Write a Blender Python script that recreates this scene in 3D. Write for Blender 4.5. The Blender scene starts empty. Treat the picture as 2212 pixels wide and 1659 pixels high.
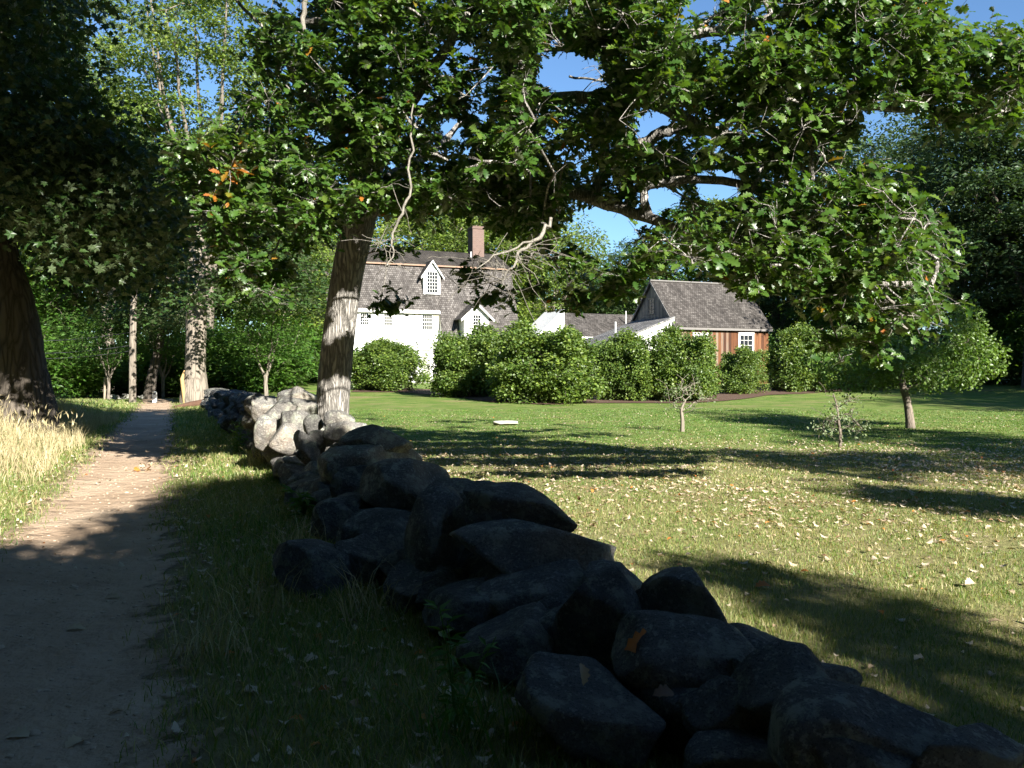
import bpy, math
import numpy as np
from mathutils import Vector, Matrix

S = bpy.context.scene
COL = S.collection
R = math.radians

# ------------------------------------------------------------------ camera, sky, sun, exposure
F, CX, CY, CAMZ = 1805.0, 1106.0, 829.5, 1.6          # focal length and centre in units of a 2212 px wide frame
PITCH = math.atan((CY - 800.0) / F)
cam_d = bpy.data.cameras.new('camera')
cam_d.sensor_width = 36.0
cam_d.lens = F / 2212.0 * 36.0
cam_d.clip_start = 0.05
cam_d.clip_end = 2000.0
cam = bpy.data.objects.new('camera', cam_d)
cam.location = (0, 0, CAMZ)
cam.rotation_euler = (math.pi / 2 - PITCH, 0, 0)
COL.objects.link(cam)
S.camera = cam

SUN_AZ, SUN_EL = 33.0, 29.0                            # degrees: sun stands behind the camera, to its right
a_, e_ = R(SUN_AZ), R(SUN_EL)
SUN = np.array([math.sin(a_) * math.cos(e_), -math.cos(a_) * math.cos(e_), math.sin(e_)])
world = bpy.data.worlds.new('World')
S.world = world
world.use_nodes = True
wn = world.node_tree.nodes
wl = world.node_tree.links
sky = wn.new('ShaderNodeTexSky')
sky.sky_type = 'NISHITA'
sky.sun_disc = False
sky.sun_elevation = e_
sky.sun_rotation = R(180.0 - SUN_AZ)
sky.altitude = 100.0
sky.air_density = 1.0
sky.dust_density = 0.0
sky.ozone_density = 2.2
bg = wn['Background']
bg.inputs['Strength'].default_value = 0.05
skm = wn.new('ShaderNodeMix'); skm.data_type = 'RGBA'; skm.blend_type = 'MULTIPLY'      # deep autumn blue
skm.inputs[0].default_value = 1.0; skm.inputs[7].default_value = (0.78, 0.98, 1.16, 1)
wl.new(sky.outputs['Color'], skm.inputs[6]); wl.new(skm.outputs[2], bg.inputs['Color'])

sun_d = bpy.data.lights.new('sun', 'SUN')
sun_d.energy = 5.0
sun_d.angle = R(0.53)
sun_d.color = (1.0, 0.95, 0.86)
sun = bpy.data.objects.new('sun', sun_d)
sun.rotation_euler = Vector(SUN).to_track_quat('Z', 'Y').to_euler()
sun.location = (20, -30, 30)
COL.objects.link(sun)

S.view_settings.view_transform = 'Standard'
S.view_settings.look = 'None'
S.view_settings.exposure = 1.75
S.view_settings.gamma = 1.0
cy = S.cycles
cy.max_bounces = 5
cy.diffuse_bounces = 2
cy.glossy_bounces = 2
cy.transmission_bounces = 3
cy.transparent_max_bounces = 4
cy.sample_clamp_indirect = 4.0
cy.use_adaptive_sampling = True
cy.adaptive_threshold = 0.02
cy.use_denoising = True
try:
    cy.denoiser = 'OPENIMAGEDENOISE'
    cy.denoising_input_passes = 'RGB_ALBEDO_NORMAL'
except Exception:
    pass

# ------------------------------------------------------------------ maths helpers
def ss(a, b, x):
    t = np.clip((np.asarray(x, float) - a) / (b - a), 0, 1)
    return t * t * (3 - 2 * t)

_c, _s = math.cos(PITCH), math.sin(PITCH)
CAM = np.array([0, 0, CAMZ])
def ray(x, y):
    dx = (x - CX) / F; dy = (CY - y) / F
    return np.array([dx, _c + dy * _s, dy * _c - _s])
def at(x, y, d):
    r = ray(x, y)
    return CAM + r * (d / r[1])
def pix(P):
    q = np.asarray(P, float) - CAM
    f = q[..., 1] * _c - q[..., 2] * _s
    u = q[..., 1] * _s + q[..., 2] * _c
    f = np.where(f < 0.05, 0.05, f)
    return np.stack([CX + F * q[..., 0] / f, CY - F * u / f], -1)

def xpath(y): return -2.15 - 0.405 * (np.asarray(y, float) - 3.3)
def xwall(y): return 1.30 - 0.416 * (np.asarray(y, float) - 2.4)

def wob(x, y, k, seed=0):
    r = np.random.default_rng(seed)
    o = 0
    for i in range(6):
        a, p = r.uniform(0, 6.28, 2)
        f = k * r.uniform(0.6, 1.8)
        o = o + np.sin((x * math.cos(a) + y * math.sin(a)) * f + p)
    return o / 6.0

def H(x, y):
    x = np.asarray(x, float); y = np.asarray(y, float)
    dw = x - xwall(y)                                  # right of the stone wall is the lawn
    z = 0.64 * ss(36, 62, y) * ss(-2, 6, dw)
    z = z + 0.5 * ss(16, 45, x - 0.2 * y) * ss(15, 40, y)
    dp = xpath(y) - x
    z = z + 0.45 * ss(1.3, 3.6, dp) * ss(4, 9, y) * (1 - 0.75 * ss(24, 40, y))
    z = z - 0.06 * (1 - ss(0.3, 1.0, np.abs(dp))) * (1 - ss(38, 46, y))
    z = z + 0.025 * wob(x, y, 0.9, 3) + 0.06 * wob(x, y, 0.25, 4) * ss(6, 20, y)
    z = z + 6.0 * ss(95, 300, np.hypot(x, y))
    return z

def ground_at(x, y):
    r = ray(x, y)
    t = 3.0
    for _ in range(400):
        P = CAM + r * t
        dz = P[2] - H(P[0], P[1])
        if dz < 0.002: break
        t += max(dz * 0.6, 0.004)
    P = CAM + r * t
    P[2] = H(P[0], P[1])
    return P

def inpoly(px, py, poly):
    n = len(poly); c = np.zeros(px.shape, bool)
    j = n - 1
    for i in range(n):
        xi, yi = poly[i]; xj, yj = poly[j]
        k = ((yi > py) != (yj > py)) & (px < (xj - xi) * (py - yi) / ((yj - yi) or 1e-9) + xi)
        c ^= k
        j = i
    return c

def unit(v): return v / (np.linalg.norm(v, axis=-1, keepdims=True) + 1e-9)

# ------------------------------------------------------------------ object helpers
class MB:
    """collects vertices and faces and links them as one mesh object"""
    def __init__(s): s.v = []; s.f = []; s.t = []; s.uv = []; s.m = []; s.n = 0; s.hasuv = False
    def add(s, v, f, tint=0.5, uv=None, mi=0):
        v = np.asarray(v, float).reshape(-1, 3); f = np.asarray(f, int)
        s.v.append(v); s.f.append((f + s.n, mi))
        t = np.asarray(tint, float)
        s.t.append(np.full(len(v), float(t)) if t.ndim == 0 else t)
        if uv is None: uv = np.zeros((len(v), 2))
        else: s.hasuv = True
        s.uv.append(np.asarray(uv, float)); s.n += len(v)
    def quad(s, p0, p1, p2, p3, mi=0, tint=0.5, u0=0.0, v0=0.0):
        p = np.array([p0, p1, p2, p3], float)
        U = p[1] - p[0]; L = np.linalg.norm(U) or 1; U = U / L
        N = np.cross(p[1] - p[0], p[3] - p[0]); W = np.cross(N, U); W = W / (np.linalg.norm(W) or 1)
        uv = np.stack([(p - p[0]) @ U + u0, (p - p[0]) @ W + v0], -1)
        s.add(p, [[0, 1, 2, 3]], tint, uv, mi)
    def tri(s, p0, p1, p2, mi=0, tint=0.5):
        p = np.array([p0, p1, p2], float)
        U = p[1] - p[0]; U = U / (np.linalg.norm(U) or 1)
        N = np.cross(p[1] - p[0], p[2] - p[0]); W = np.cross(N, U); W = W / (np.linalg.norm(W) or 1)
        s.add(p, [[0, 1, 2]], tint, np.stack([(p - p[0]) @ U, (p - p[0]) @ W], -1), mi)
    def box(s, a, b, mi=0, tint=0.5):
        x0, y0, z0 = a; x1, y1, z1 = b
        q = s.quad
        q((x0, y0, z0), (x1, y0, z0), (x1, y0, z1), (x0, y0, z1), mi, tint)
        q((x1, y0, z0), (x1, y1, z0), (x1, y1, z1), (x1, y0, z1), mi, tint)
        q((x1, y1, z0), (x0, y1, z0), (x0, y1, z1), (x1, y1, z1), mi, tint)
        q((x0, y1, z0), (x0, y0, z0), (x0, y0, z1), (x0, y1, z1), mi, tint)
        q((x0, y0, z1), (x1, y0, z1), (x1, y1, z1), (x0, y1, z1), mi, tint)
        q((x0, y1, z0), (x1, y1, z0), (x1, y0, z0), (x0, y0, z0), mi, tint)
    def slab(s, quad4, thick, mi=0):
        """a plate of the given thickness below the quad (ordered so that its normal points out)"""
        p = np.array(quad4, float)
        n = np.cross(p[1] - p[0], p[3] - p[0]); n = n / np.linalg.norm(n)
        b = p - n * thick
        s.quad(*p, mi=mi)
        s.quad(b[3], b[2], b[1], b[0], mi=mi)
        for i in range(4):
            j = (i + 1) % 4
            s.quad(b[i], b[j], p[j], p[i], mi=mi)
    def tube(s, pts, rad, sides=6, tint=0.5, bump=0.0, rng=None, cap=True):
        pts = np.asarray(pts, float); n = len(pts)
        rad = np.full(n, rad) if np.ndim(rad) == 0 else np.asarray(rad, float)
        T = np.gradient(pts, axis=0); T = unit(T)
        ref = np.array([0, 1.0, 0]) if abs(T[0][1]) < 0.8 else np.array([1.0, 0, 0])
        A = np.cross(T, ref); A = unit(A); B = np.cross(T, A)
        ang = np.arange(sides) * 2 * math.pi / sides
        rr = rad[:, None] * np.ones(sides)
        if bump and rng is not None:
            rr = rr * (1 + bump * rng.standard_normal((n, sides)))
        V = pts[:, None] + rr[..., None] * (np.cos(ang)[None, :, None] * A[:, None] + np.sin(ang)[None, :, None] * B[:, None])
        i = np.arange(n - 1)[:, None] * sides; k = np.arange(sides)[None]; k2 = (k + 1) % sides
        f = np.stack([i + k, i + k2, i + sides + k2, i + sides + k], -1).reshape(-1, 4)
        s.add(V.reshape(-1, 3), f, tint)
        if cap:
            s.add(V[-1], [list(range(sides))], tint)
            s.add(V[0], [list(range(sides))[::-1]], tint)
    def build(s, name, mats, parent=None, smooth=False):
        me = bpy.data.meshes.new(name)
        V = np.concatenate(s.v); n = len(V)
        me.vertices.add(n); me.vertices.foreach_set('co', V.ravel())
        vi = np.concatenate([f.ravel() for f, _ in s.f])
        cnt = np.concatenate([np.full(len(f), f.shape[1]) for f, _ in s.f])
        mi = np.concatenate([np.full(len(f), m) for f, m in s.f])
        st = np.concatenate([[0], np.cumsum(cnt)[:-1]])
        me.loops.add(len(vi)); me.loops.foreach_set('vertex_index', vi.astype(np.int32))
        me.polygons.add(len(cnt)); me.polygons.foreach_set('loop_start', st.astype(np.int32))
        try: me.polygons.foreach_set('loop_total', cnt.astype(np.int32))
        except Exception: pass
        me.polygons.foreach_set('material_index', mi.astype(np.int32))
        me.polygons.foreach_set('use_smooth', np.full(len(cnt), bool(smooth)))
        at_ = me.attributes.new('tint', 'FLOAT', 'POINT')
        at_.data.foreach_set('value', np.concatenate(s.t).astype(np.float32))
        if s.hasuv:
            uv = np.concatenate(s.uv)[vi]
            l = me.uv_layers.new(name='UVMap')
            l.data.foreach_set('uv', uv.astype(np.float32).ravel())
        me.update(calc_edges=True)
        for m in (mats if isinstance(mats, (list, tuple)) else [mats]): me.materials.append(m)
        o = bpy.data.objects.new(name, me)
        COL.objects.link(o)
        if parent is not None: o.parent = parent
        return o

def tag(o, label=None, cat=None, group=None, kind=None):
    if label: o['label'] = label
    if cat: o['category'] = cat
    if group: o['group'] = group
    if kind: o['kind'] = kind
    return o
def thing(name, label, cat, loc=(0, 0, 0), rz=0.0, group=None, scale=None):
    o = bpy.data.objects.new(name, None)
    o.empty_display_size = 0.3
    o.location = loc; o.rotation_euler = (0, 0, rz)
    if scale is not None: o.scale = scale
    COL.objects.link(o)
    return tag(o, label, cat, group)
def dup(root, label, loc, rz, scale, group=None, name=None):
    r = root.copy(); COL.objects.link(r)
    if name: r.name = name
    r.location = loc; r.rotation_euler = (0, 0, rz); r.scale = scale
    r['label'] = label
    if group: r['group'] = group
    for ch in list(root.children):
        c = ch.copy(); COL.objects.link(c); c.parent = r
        for g in ch.children:
            d = g.copy(); COL.objects.link(d); d.parent = c
    return r

# ------------------------------------------------------------------ materials
def nodes(name):
    m = bpy.data.materials.new(name); m.use_nodes = True
    nt = m.node_tree
    return m, nt, nt.nodes, nt.links, nt.nodes['Principled BSDF']
def N(nt, t, **kw):
    n = nt.nodes.new(t)
    for k, v in kw.items():
        if k in n.inputs.keys(): n.inputs[k].default_value = v
        else: setattr(n, k, v)
    return n
def ramp(nt, stops, fac):
    r = nt.nodes.new('ShaderNodeValToRGB')
    el = r.color_ramp.elements
    while len(el) < len(stops): el.new(0.5)
    for e, (p, c) in zip(el, stops):
        e.position = p; e.color = (*c, 1) if len(c) == 3 else c
    nt.links.new(fac, r.inputs['Fac'])
    return r.outputs['Color']
def mix(nt, a, b, fac, mode='MIX'):
    m = nt.nodes.new('ShaderNodeMix'); m.data_type = 'RGBA'; m.blend_type = mode
    for sock, v in ((m.inputs[6], a), (m.inputs[7], b), (m.inputs[0], fac)):
        if hasattr(v, 'is_linked'): nt.links.new(v, sock)
        elif isinstance(v, (int, float)): sock.default_value = v
        else: sock.default_value = (*v, 1)
    return m.outputs[2]
def noise(nt, vec, scale, detail=4, rough=0.55, dist=0.0):
    n = N(nt, 'ShaderNodeTexNoise', Scale=scale, Detail=detail, Roughness=rough, Distortion=dist)
    if vec is not None: nt.links.new(vec, n.inputs['Vector'])
    return n.outputs['Fac']
def coords(nt, which='Object', scale=None):
    t = nt.nodes.new('ShaderNodeTexCoord'); o = t.outputs[which]
    if scale is not None:
        m = nt.nodes.new('ShaderNodeMapping'); m.inputs['Scale'].default_value = scale
        nt.links.new(o, m.inputs['Vector']); o = m.outputs['Vector']
    return o
def bump(nt, h, strength, dist, prev=None):
    b = N(nt, 'ShaderNodeBump', Strength=strength, Distance=dist)
    nt.links.new(h, b.inputs['Height'])
    if prev is not None: nt.links.new(prev, b.inputs['Normal'])
    return b.outputs['Normal']
def math_(nt, op, a, b=None):
    m = nt.nodes.new('ShaderNodeMath'); m.operation = op
    for i, v in enumerate((a, b)):
        if v is None: continue
        if hasattr(v, 'is_linked'): nt.links.new(v, m.inputs[i])
        else: m.inputs[i].default_value = v
    return m.outputs[0]
def attr(nt, name='tint'):
    a = nt.nodes.new('ShaderNodeAttribute'); a.attribute_name = name
    return a.outputs['Fac']

def leaf_mat(name, stops, under, trans=0.3, rough=0.42, spec=0.5, tcol=1.6):
    """stops run over the leaf's own tint; the underside of a leaf is paler"""
    m, nt, nn, L, p = nodes(name)
    col = ramp(nt, stops, attr(nt))
    g = nn.new('ShaderNodeNewGeometry')
    c = mix(nt, col, mix(nt, col, under, 0.7), g.outputs['Backfacing'])
    L.new(c, p.inputs['Base Color'])
    p.inputs['Roughness'].default_value = rough
    p.inputs['Specular IOR Level'].default_value = spec
    t = nn.new('ShaderNodeBsdfTranslucent')
    tc = mix(nt, col, (1.0, 1.0, 0.25), 1.0, 'MULTIPLY')
    h = nt.nodes.new('ShaderNodeHueSaturation'); h.inputs['Value'].default_value = tcol
    L.new(tc, h.inputs['Color']); L.new(h.outputs['Color'], t.inputs['Color'])
    ms = nn.new('ShaderNodeMixShader'); ms.inputs[0].default_value = trans
    L.new(p.outputs[0], ms.inputs[1]); L.new(t.outputs[0], ms.inputs[2])
    L.new(ms.outputs[0], nn['Material Output'].inputs['Surface'])
    return m

def bark_mat(name, dark, light, scale=9.0, depth=0.02, furrow=True):
    m, nt, nn, L, p = nodes(name)
    co = coords(nt, 'Object')
    w = N(nt, 'ShaderNodeMapping'); w.inputs['Scale'].default_value = (1, 1, 0.13)
    L.new(co, w.inputs['Vector'])
    d = noise(nt, w.outputs[0], scale * 1.3, 5, 0.6)
    v = N(nt, 'ShaderNodeTexVoronoi', Scale=scale, feature='DISTANCE_TO_EDGE')
    vv = nn.new('ShaderNodeVectorMath'); vv.operation = 'MULTIPLY_ADD'
    L.new(w.outputs[0], vv.inputs[0]); vv.inputs[1].default_value = (1, 1, 1)
    nz = N(nt, 'ShaderNodeTexNoise', Scale=scale * 0.55, Detail=5)
    L.new(w.outputs[0], nz.inputs['Vector'])
    sc = nn.new('ShaderNodeVectorMath'); sc.operation = 'SCALE'; sc.inputs['Scale'].default_value = 0.26
    L.new(nz.outputs['Color'], sc.inputs[0]); L.new(sc.outputs[0], vv.inputs[2])
    L.new(vv.outputs[0], v.inputs['Vector'])
    e = math_(nt, 'MULTIPLY', v.outputs['Distance'], 4.0 if furrow else 9.0)
    e = math_(nt, 'MINIMUM', e, 1.0)
    hgt = math_(nt, 'ADD', math_(nt, 'MULTIPLY', e, 0.7), math_(nt, 'MULTIPLY', d, 0.6))
    c = ramp(nt, [(0.15, dark), (0.55, tuple((a + b) / 2 for a, b in zip(dark, light))), (0.95, light)], hgt)
    big = noise(nt, co, 1.7, 3)
    c = mix(nt, c, tuple(x * 0.75 for x in light), math_(nt, 'MULTIPLY', big, 0.35))
    L.new(c, p.inputs['Base Color'])
    p.inputs['Roughness'].default_value = 0.9
    p.inputs['Specular IOR Level'].default_value = 0.15
    L.new(bump(nt, hgt, 0.9, depth), p.inputs['Normal'])
    return m

def plain(name, col, rough=0.6, var=0.12, scale=6.0, spec=0.3):
    m, nt, nn, L, p = nodes(name)
    n_ = noise(nt, coords(nt), scale, 5)
    c = mix(nt, tuple(x * (1 - var) for x in col), tuple(min(1, x * (1 + var)) for x in col), n_)
    L.new(c, p.inputs['Base Color'])
    p.inputs['Roughness'].default_value = rough
    p.inputs['Specular IOR Level'].default_value = spec
    return m

G = lambda r, g, b: (r, g, b)
M = {}
M['oak_leaf'] = leaf_mat('oak_leaf', [(0.0, G(.024, .064, .012)), (0.5, G(.055, .118, .018)), (0.93, G(.115, .175, .032)),
                                      (0.955, G(.16, .17, .02)), (0.98, G(.36, .13, .02)), (1.0, G(.30, .11, .03))],
                         G(.22, .26, .15), 0.34, 0.38, 0.5)
M['dark_leaf'] = leaf_mat('dark_maple_leaf', [(0, G(.022, .055, .012)), (0.97, G(.050, .095, .020)), (1.0, G(.24, .08, .02))], G(.12, .16, .08), 0.25, 0.45)  # low dark green; also carries the shade of crowns at the left
M['maple_leaf'] = leaf_mat('maple_leaf', [(0, G(.030, .085, .012)), (0.5, G(.055, .13, .015)), (1.0, G(.085, .17, .02))], G(.12, .18, .06), 0.35, 0.5)
M['ash_leaf'] = leaf_mat('yellow_green_leaf', [(0, G(.070, .125, .018)), (0.5, G(.125, .190, .026)), (1.0, G(.20, .25, .04))], G(.16, .20, .09), 0.33, 0.55)
M['pale_leaf'] = leaf_mat('grey_green_leaf', [(0, G(.09, .13, .05)), (1.0, G(.17, .22, .10))], G(.22, .26, .16), 0.25, 0.6)
M['locust_leaf'] = leaf_mat('blue_green_leaf', [(0, G(.025, .055, .020)), (1.0, G(.055, .095, .035))], G(.08, .12, .06), 0.25, 0.5)
M['lilac_leaf'] = leaf_mat('lilac_leaf', [(0, G(.040, .085, .014)), (0.5, G(.095, .160, .024)), (1.0, G(.19, .25, .040))], G(.11, .16, .05), 0.28, 0.45)
M['apple_leaf'] = leaf_mat('apple_leaf', [(0, G(.050, .115, .014)), (1.0, G(.13, .21, .03))], G(.13, .18, .07), 0.3, 0.45)
M['dry_leaf'] = leaf_mat('fallen_leaf', [(0, G(.12, .065, .035)), (0.2, G(.24, .155, .085)), (0.55, G(.38, .28, .175)), (0.88, G(.52, .42, .29)),
                                         (0.9, G(.40, .12, .03)), (1.0, G(.48, .20, .04))], G(.58, .50, .38), 0.12, 0.65, 0.3, 1.1)
M['grass'] = leaf_mat('grass_blade', [(0, G(.045, .125, .014)), (0.45, G(.090, .180, .022)), (0.62, G(.17, .22, .05)), (0.8, G(.31, .28, .125)), (1.0, G(.46, .40, .22))],
                      G(.12, .18, .05), 0.3, 0.5, 0.4)
M['straw'] = leaf_mat('dry_grass_stalk', [(0, G(.20, .175, .085)), (0.5, G(.38, .325, .19)), (1.0, G(.56, .49, .32))], G(.48, .40, .23), 0.25, 0.6, 0.3, 1.1)
M['weed'] = leaf_mat('weed_leaf', [(0, G(.045, .12, .015)), (1.0, G(.09, .19, .025))], G(.12, .2, .05), 0.35, 0.5)
M['oak_bark'] = bark_mat('oak_bark', G(.055, .050, .045), G(.40, .375, .34), 15.0, 0.045)
M['dark_bark'] = bark_mat('dark_bark', G(.035, .029, .024), G(.135, .115, .095), 8.0, 0.03)
M['pale_bark'] = bark_mat('pale_bark', G(.085, .072, .058), G(.25, .215, .175), 7.0, 0.02, False)
M['dead_wood'] = bark_mat('bleached_dead_wood', G(.10, .092, .078), G(.27, .25, .215), 30.0, 0.004, False)
M['ash_bark'] = bark_mat('ash_bark', G(.075, .064, .052), G(.20, .172, .138), 7.0, 0.012, False)
M['small_bark'] = bark_mat('grey_brown_bark', G(.06, .05, .04), G(.25, .21, .17), 22.0, 0.006)

def granite(name, k):
    m, nt, nn, L, p = nodes(name)
    co = coords(nt, 'Object')
    oi = nn.new('ShaderNodeObjectInfo')
    a = noise(nt, co, 3.0, 5, 0.6)
    b = noise(nt, co, 95.0, 3, 0.7)
    b2 = noise(nt, co, 38.0, 4, 0.7)
    base = ramp(nt, [(0.3, G(.10, .096, .092)), (0.5, G(.17, .163, .150)), (0.7, G(.26, .25, .225))], a)
    base = mix(nt, base, G(.055, .055, .06), ramp(nt, [(0.53, G(0, 0, 0)), (0.62, G(.85, .85, .85))], b))
    base = mix(nt, base, G(.38, .37, .33), ramp(nt, [(0.55, G(0, 0, 0)), (0.64, G(.7, .7, .7))], b2))
    lic = noise(nt, co, 7.0, 8, 0.72)
    base = mix(nt, base, G(.33, .35, .28), ramp(nt, [(0.53, G(0, 0, 0)), (0.58, G(.85, .85, .85))], lic))
    drk = noise(nt, coords(nt, 'Object', (1.3, 1.3, 1.3)), 4.4, 8, 0.7)
    base = mix(nt, base, G(.06, .058, .055), ramp(nt, [(0.60, G(0, 0, 0)), (0.70, G(.6, .6, .6))], drk))
    base = mix(nt, base, G(.20, .14, .09), math_(nt, 'MULTIPLY', ramp(nt, [(.45, G(0, 0, 0)), (.65, G(1, 1, 1))], noise(nt, coords(nt, 'Object', (2.1, 2.1, 2.1)), 1.0, 4)), math_(nt, 'MULTIPLY', oi.outputs['Random'], .55)))
    h = N(nt, 'ShaderNodeHueSaturation')
    L.new(math_(nt, 'MULTIPLY', math_(nt, 'ADD', math_(nt, 'MULTIPLY', oi.outputs['Random'], 0.5), 0.75), k), h.inputs['Value'])
    h.inputs['Saturation'].default_value = 0.9
    L.new(base, h.inputs['Color'])
    L.new(h.outputs['Color'], p.inputs['Base Color'])
    p.inputs['Roughness'].default_value = 0.88
    p.inputs['Specular IOR Level'].default_value = 0.25
    n1 = bump(nt, noise(nt, co, 5.0, 10, 0.72), 1.0, 0.12)
    n2 = bump(nt, b2, 0.7, 0.015, n1)
    L.new(bump(nt, b, 0.4, 0.004, n2), p.inputs['Normal'])
    return m
M['granite'] = granite('granite_fieldstone', 0.85)
M['granite_pale'] = granite('pale_sunlit_granite', 1.35)  # same granite made paler: pale stone and the sunlit stretch in one colour

def shingle(name, c0, c1, c2, w, h):
    m, nt, nn, L, p = nodes(name)
    uv = coords(nt, 'UV')
    b = N(nt, 'ShaderNodeTexBrick', Scale=1.0)
    b.inputs['Brick Width'].default_value = w; b.inputs['Row Height'].default_value = h
    b.inputs['Mortar Size'].default_value = 0.012; b.inputs['Mortar Smooth'].default_value = 0.3
    b.inputs['Color1'].default_value = (0, 0, 0, 1); b.inputs['Color2'].default_value = (1, 1, 1, 1); b.inputs['Mortar'].default_value = (0.5, 0.5, 0.5, 1)
    b.inputs['Bias'].default_value = 0.0
    dis = N(nt, 'ShaderNodeVectorMath', operation='MULTIPLY_ADD')
    nz = N(nt, 'ShaderNodeTexNoise', Scale=2.2, Detail=3); L.new(uv, nz.inputs['Vector'])
    L.new(nz.outputs['Color'], dis.inputs[0]); dis.inputs[1].default_value = (.05, .05, 0); L.new(uv, dis.inputs[2])
    L.new(dis.outputs[0], b.inputs['Vector'])
    c = ramp(nt, [(0.0, c0), (0.5, c1), (1.0, c2)], b.outputs['Color'])
    st = noise(nt, coords(nt, 'UV', (1, .35, 1)), 1.1, 6, 0.65)
    c = mix(nt, c, tuple(x * 0.5 for x in c0), ramp(nt, [(0.42, G(0, 0, 0)), (0.68, G(.75, .75, .75))], st))
    c = mix(nt, c, tuple(x * 0.35 for x in c0), b.outputs['Fac'])
    L.new(c, p.inputs['Base Color']); p.inputs['Roughness'].default_value = 0.9; p.inputs['Specular IOR Level'].default_value = 0.15
    sv = nn.new('ShaderNodeSeparateXYZ'); L.new(dis.outputs[0], sv.inputs[0])
    fr = math_(nt, 'FRACT', math_(nt, 'DIVIDE', sv.outputs['Y'], h))
    hh = math_(nt, 'SUBTRACT', math_(nt, 'MULTIPLY', math_(nt, 'SUBTRACT', 1.0, fr), 1.0), math_(nt, 'MULTIPLY', b.outputs['Fac'], 0.6))
    hh = math_(nt, 'ADD', hh, math_(nt, 'MULTIPLY', b.outputs['Color'], 0.4))
    L.new(bump(nt, hh, 0.9, 0.02), p.inputs['Normal'])
    return m
M['shingle'] = shingle('weathered_wood_shingle', G(.072, .065, .060), G(.121, .110, .102), G(.182, .168, .156), .16, .17)
M['shingle_dark'] = shingle('dark_wood_shingle', G(.045, .040, .034), G(.065, .057, .049), G(.09, .078, .068), .16, .16)
M['shingle_barn'] = shingle('barn_roof_shingle', G(.052, .047, .043), G(.084, .076, .069), G(.130, .119, .109), .17, .18)
M['shingle_grey'] = shingle('silver_roof_shingle', G(.15, .148, .145), G(.23, .225, .22), G(.32, .31, .30), .16, .17)

def clap(name, col, h=0.115):
    m, nt, nn, L, p = nodes(name)
    uv = coords(nt, 'UV'); sv = nn.new('ShaderNodeSeparateXYZ'); L.new(uv, sv.inputs[0])
    fr = math_(nt, 'FRACT', math_(nt, 'DIVIDE', sv.outputs['Y'], h))
    st = noise(nt, coords(nt, 'UV', (.4, 3, 1)), 3.0, 5)
    c = mix(nt, tuple(x * .9 for x in col), col, st)
    gap = ramp(nt, [(0.0, G(.45, .45, .45)), (0.09, G(0, 0, 0))], fr)
    c = mix(nt, c, tuple(x * .35 for x in col), gap)
    L.new(c, p.inputs['Base Color']); p.inputs['Roughness'].default_value = 0.6; p.inputs['Specular IOR Level'].default_value = 0.3
    L.new(bump(nt, math_(nt, 'SUBTRACT', 1.0, fr), 0.7, 0.012), p.inputs['Normal'])
    return m
M['clap'] = clap('white_clapboard', G(.80, .80, .77))
M['clap_shade'] = clap('shaded_clapboard', G(.55, .54, .51))  # lean-to side walls: shade on the white boards put into the colour

def boards(name, stops, w=0.22):
    m, nt, nn, L, p = nodes(name)
    uv = coords(nt, 'UV'); sv = nn.new('ShaderNodeSeparateXYZ'); L.new(uv, sv.inputs[0])
    q = math_(nt, 'DIVIDE', sv.outputs['X'], w)
    idn = math_(nt, 'FLOOR', q); fr = math_(nt, 'FRACT', q)
    wn_ = nn.new('ShaderNodeTexWhiteNoise'); wn_.noise_dimensions = '1D'; L.new(idn, wn_.inputs['W'])
    g = noise(nt, coords(nt, 'UV', (9, .7, 1)), 2.2, 6, 0.65, 0.4)
    f = math_(nt, 'ADD', math_(nt, 'MULTIPLY', wn_.outputs['Value'], 0.55), math_(nt, 'MULTIPLY', g, 0.45))
    c = ramp(nt, stops, f)
    gap = ramp(nt, [(0.0, G(1, 1, 1)), (0.05, G(0, 0, 0)), (0.95, G(0, 0, 0)), (1.0, G(1, 1, 1))], fr)
    c = mix(nt, c, tuple(x * .2 for x in stops[0][1]), gap)
    L.new(c, p.inputs['Base Color']); p.inputs['Roughness'].default_value = 0.8; p.inputs['Specular IOR Level'].default_value = 0.2
    L.new(bump(nt, math_(nt, 'SUBTRACT', g, gap), 0.6, 0.012), p.inputs['Normal'])
    return m
M['red_board'] = boards('rust_brown_board', [(0.2, G(.045, .022, .014)), (0.42, G(.11, .045, .020)), (0.58, G(.18, .080, .036)), (0.72, G(.17, .135, .105)), (0.9, G(.32, .185, .085))])
M['grey_board'] = boards('weathered_grey_board', [(0.2, G(.10, .10, .105)), (0.5, G(.16, .155, .155)), (0.8, G(.23, .22, .21))])

def brick():
    m, nt, nn, L, p = nodes('red_brick')
    b = N(nt, 'ShaderNodeTexBrick', Scale=1.0)
    b.inputs['Brick Width'].default_value = .21; b.inputs['Row Height'].default_value = .075; b.inputs['Mortar Size'].default_value = .01
    b.inputs['Color1'].default_value = (.10, .052, .040, 1); b.inputs['Color2'].default_value = (.16, .09, .068, 1); b.inputs['Mortar'].default_value = (.17, .145, .125, 1)
    L.new(coords(nt, 'UV'), b.inputs['Vector'])
    c = mix(nt, b.outputs['Color'], G(.14, .10, .085), math_(nt, 'MULTIPLY', noise(nt, coords(nt), 5, 5), .5))
    L.new(c, p.inputs['Base Color']); p.inputs['Roughness'].default_value = .9
    L.new(bump(nt, b.outputs['Fac'], -.6, .01), p.inputs['Normal'])
    return m
M['brick'] = brick()
M['white'] = plain('white_paint', G(.80, .80, .77), .5, .05)
M['sash'] = plain('sash_paint', G(.74, .73, .68), .5, .05)
M['shutter'] = plain('buff_shutter_paint', G(.42, .39, .30), .55, .08)
M['door'] = plain('grey_green_door_paint', G(.33, .33, .27), .5, .08)
M['copper'] = plain('copper_flashing', G(.26, .165, .11), .6, .3)
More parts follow.
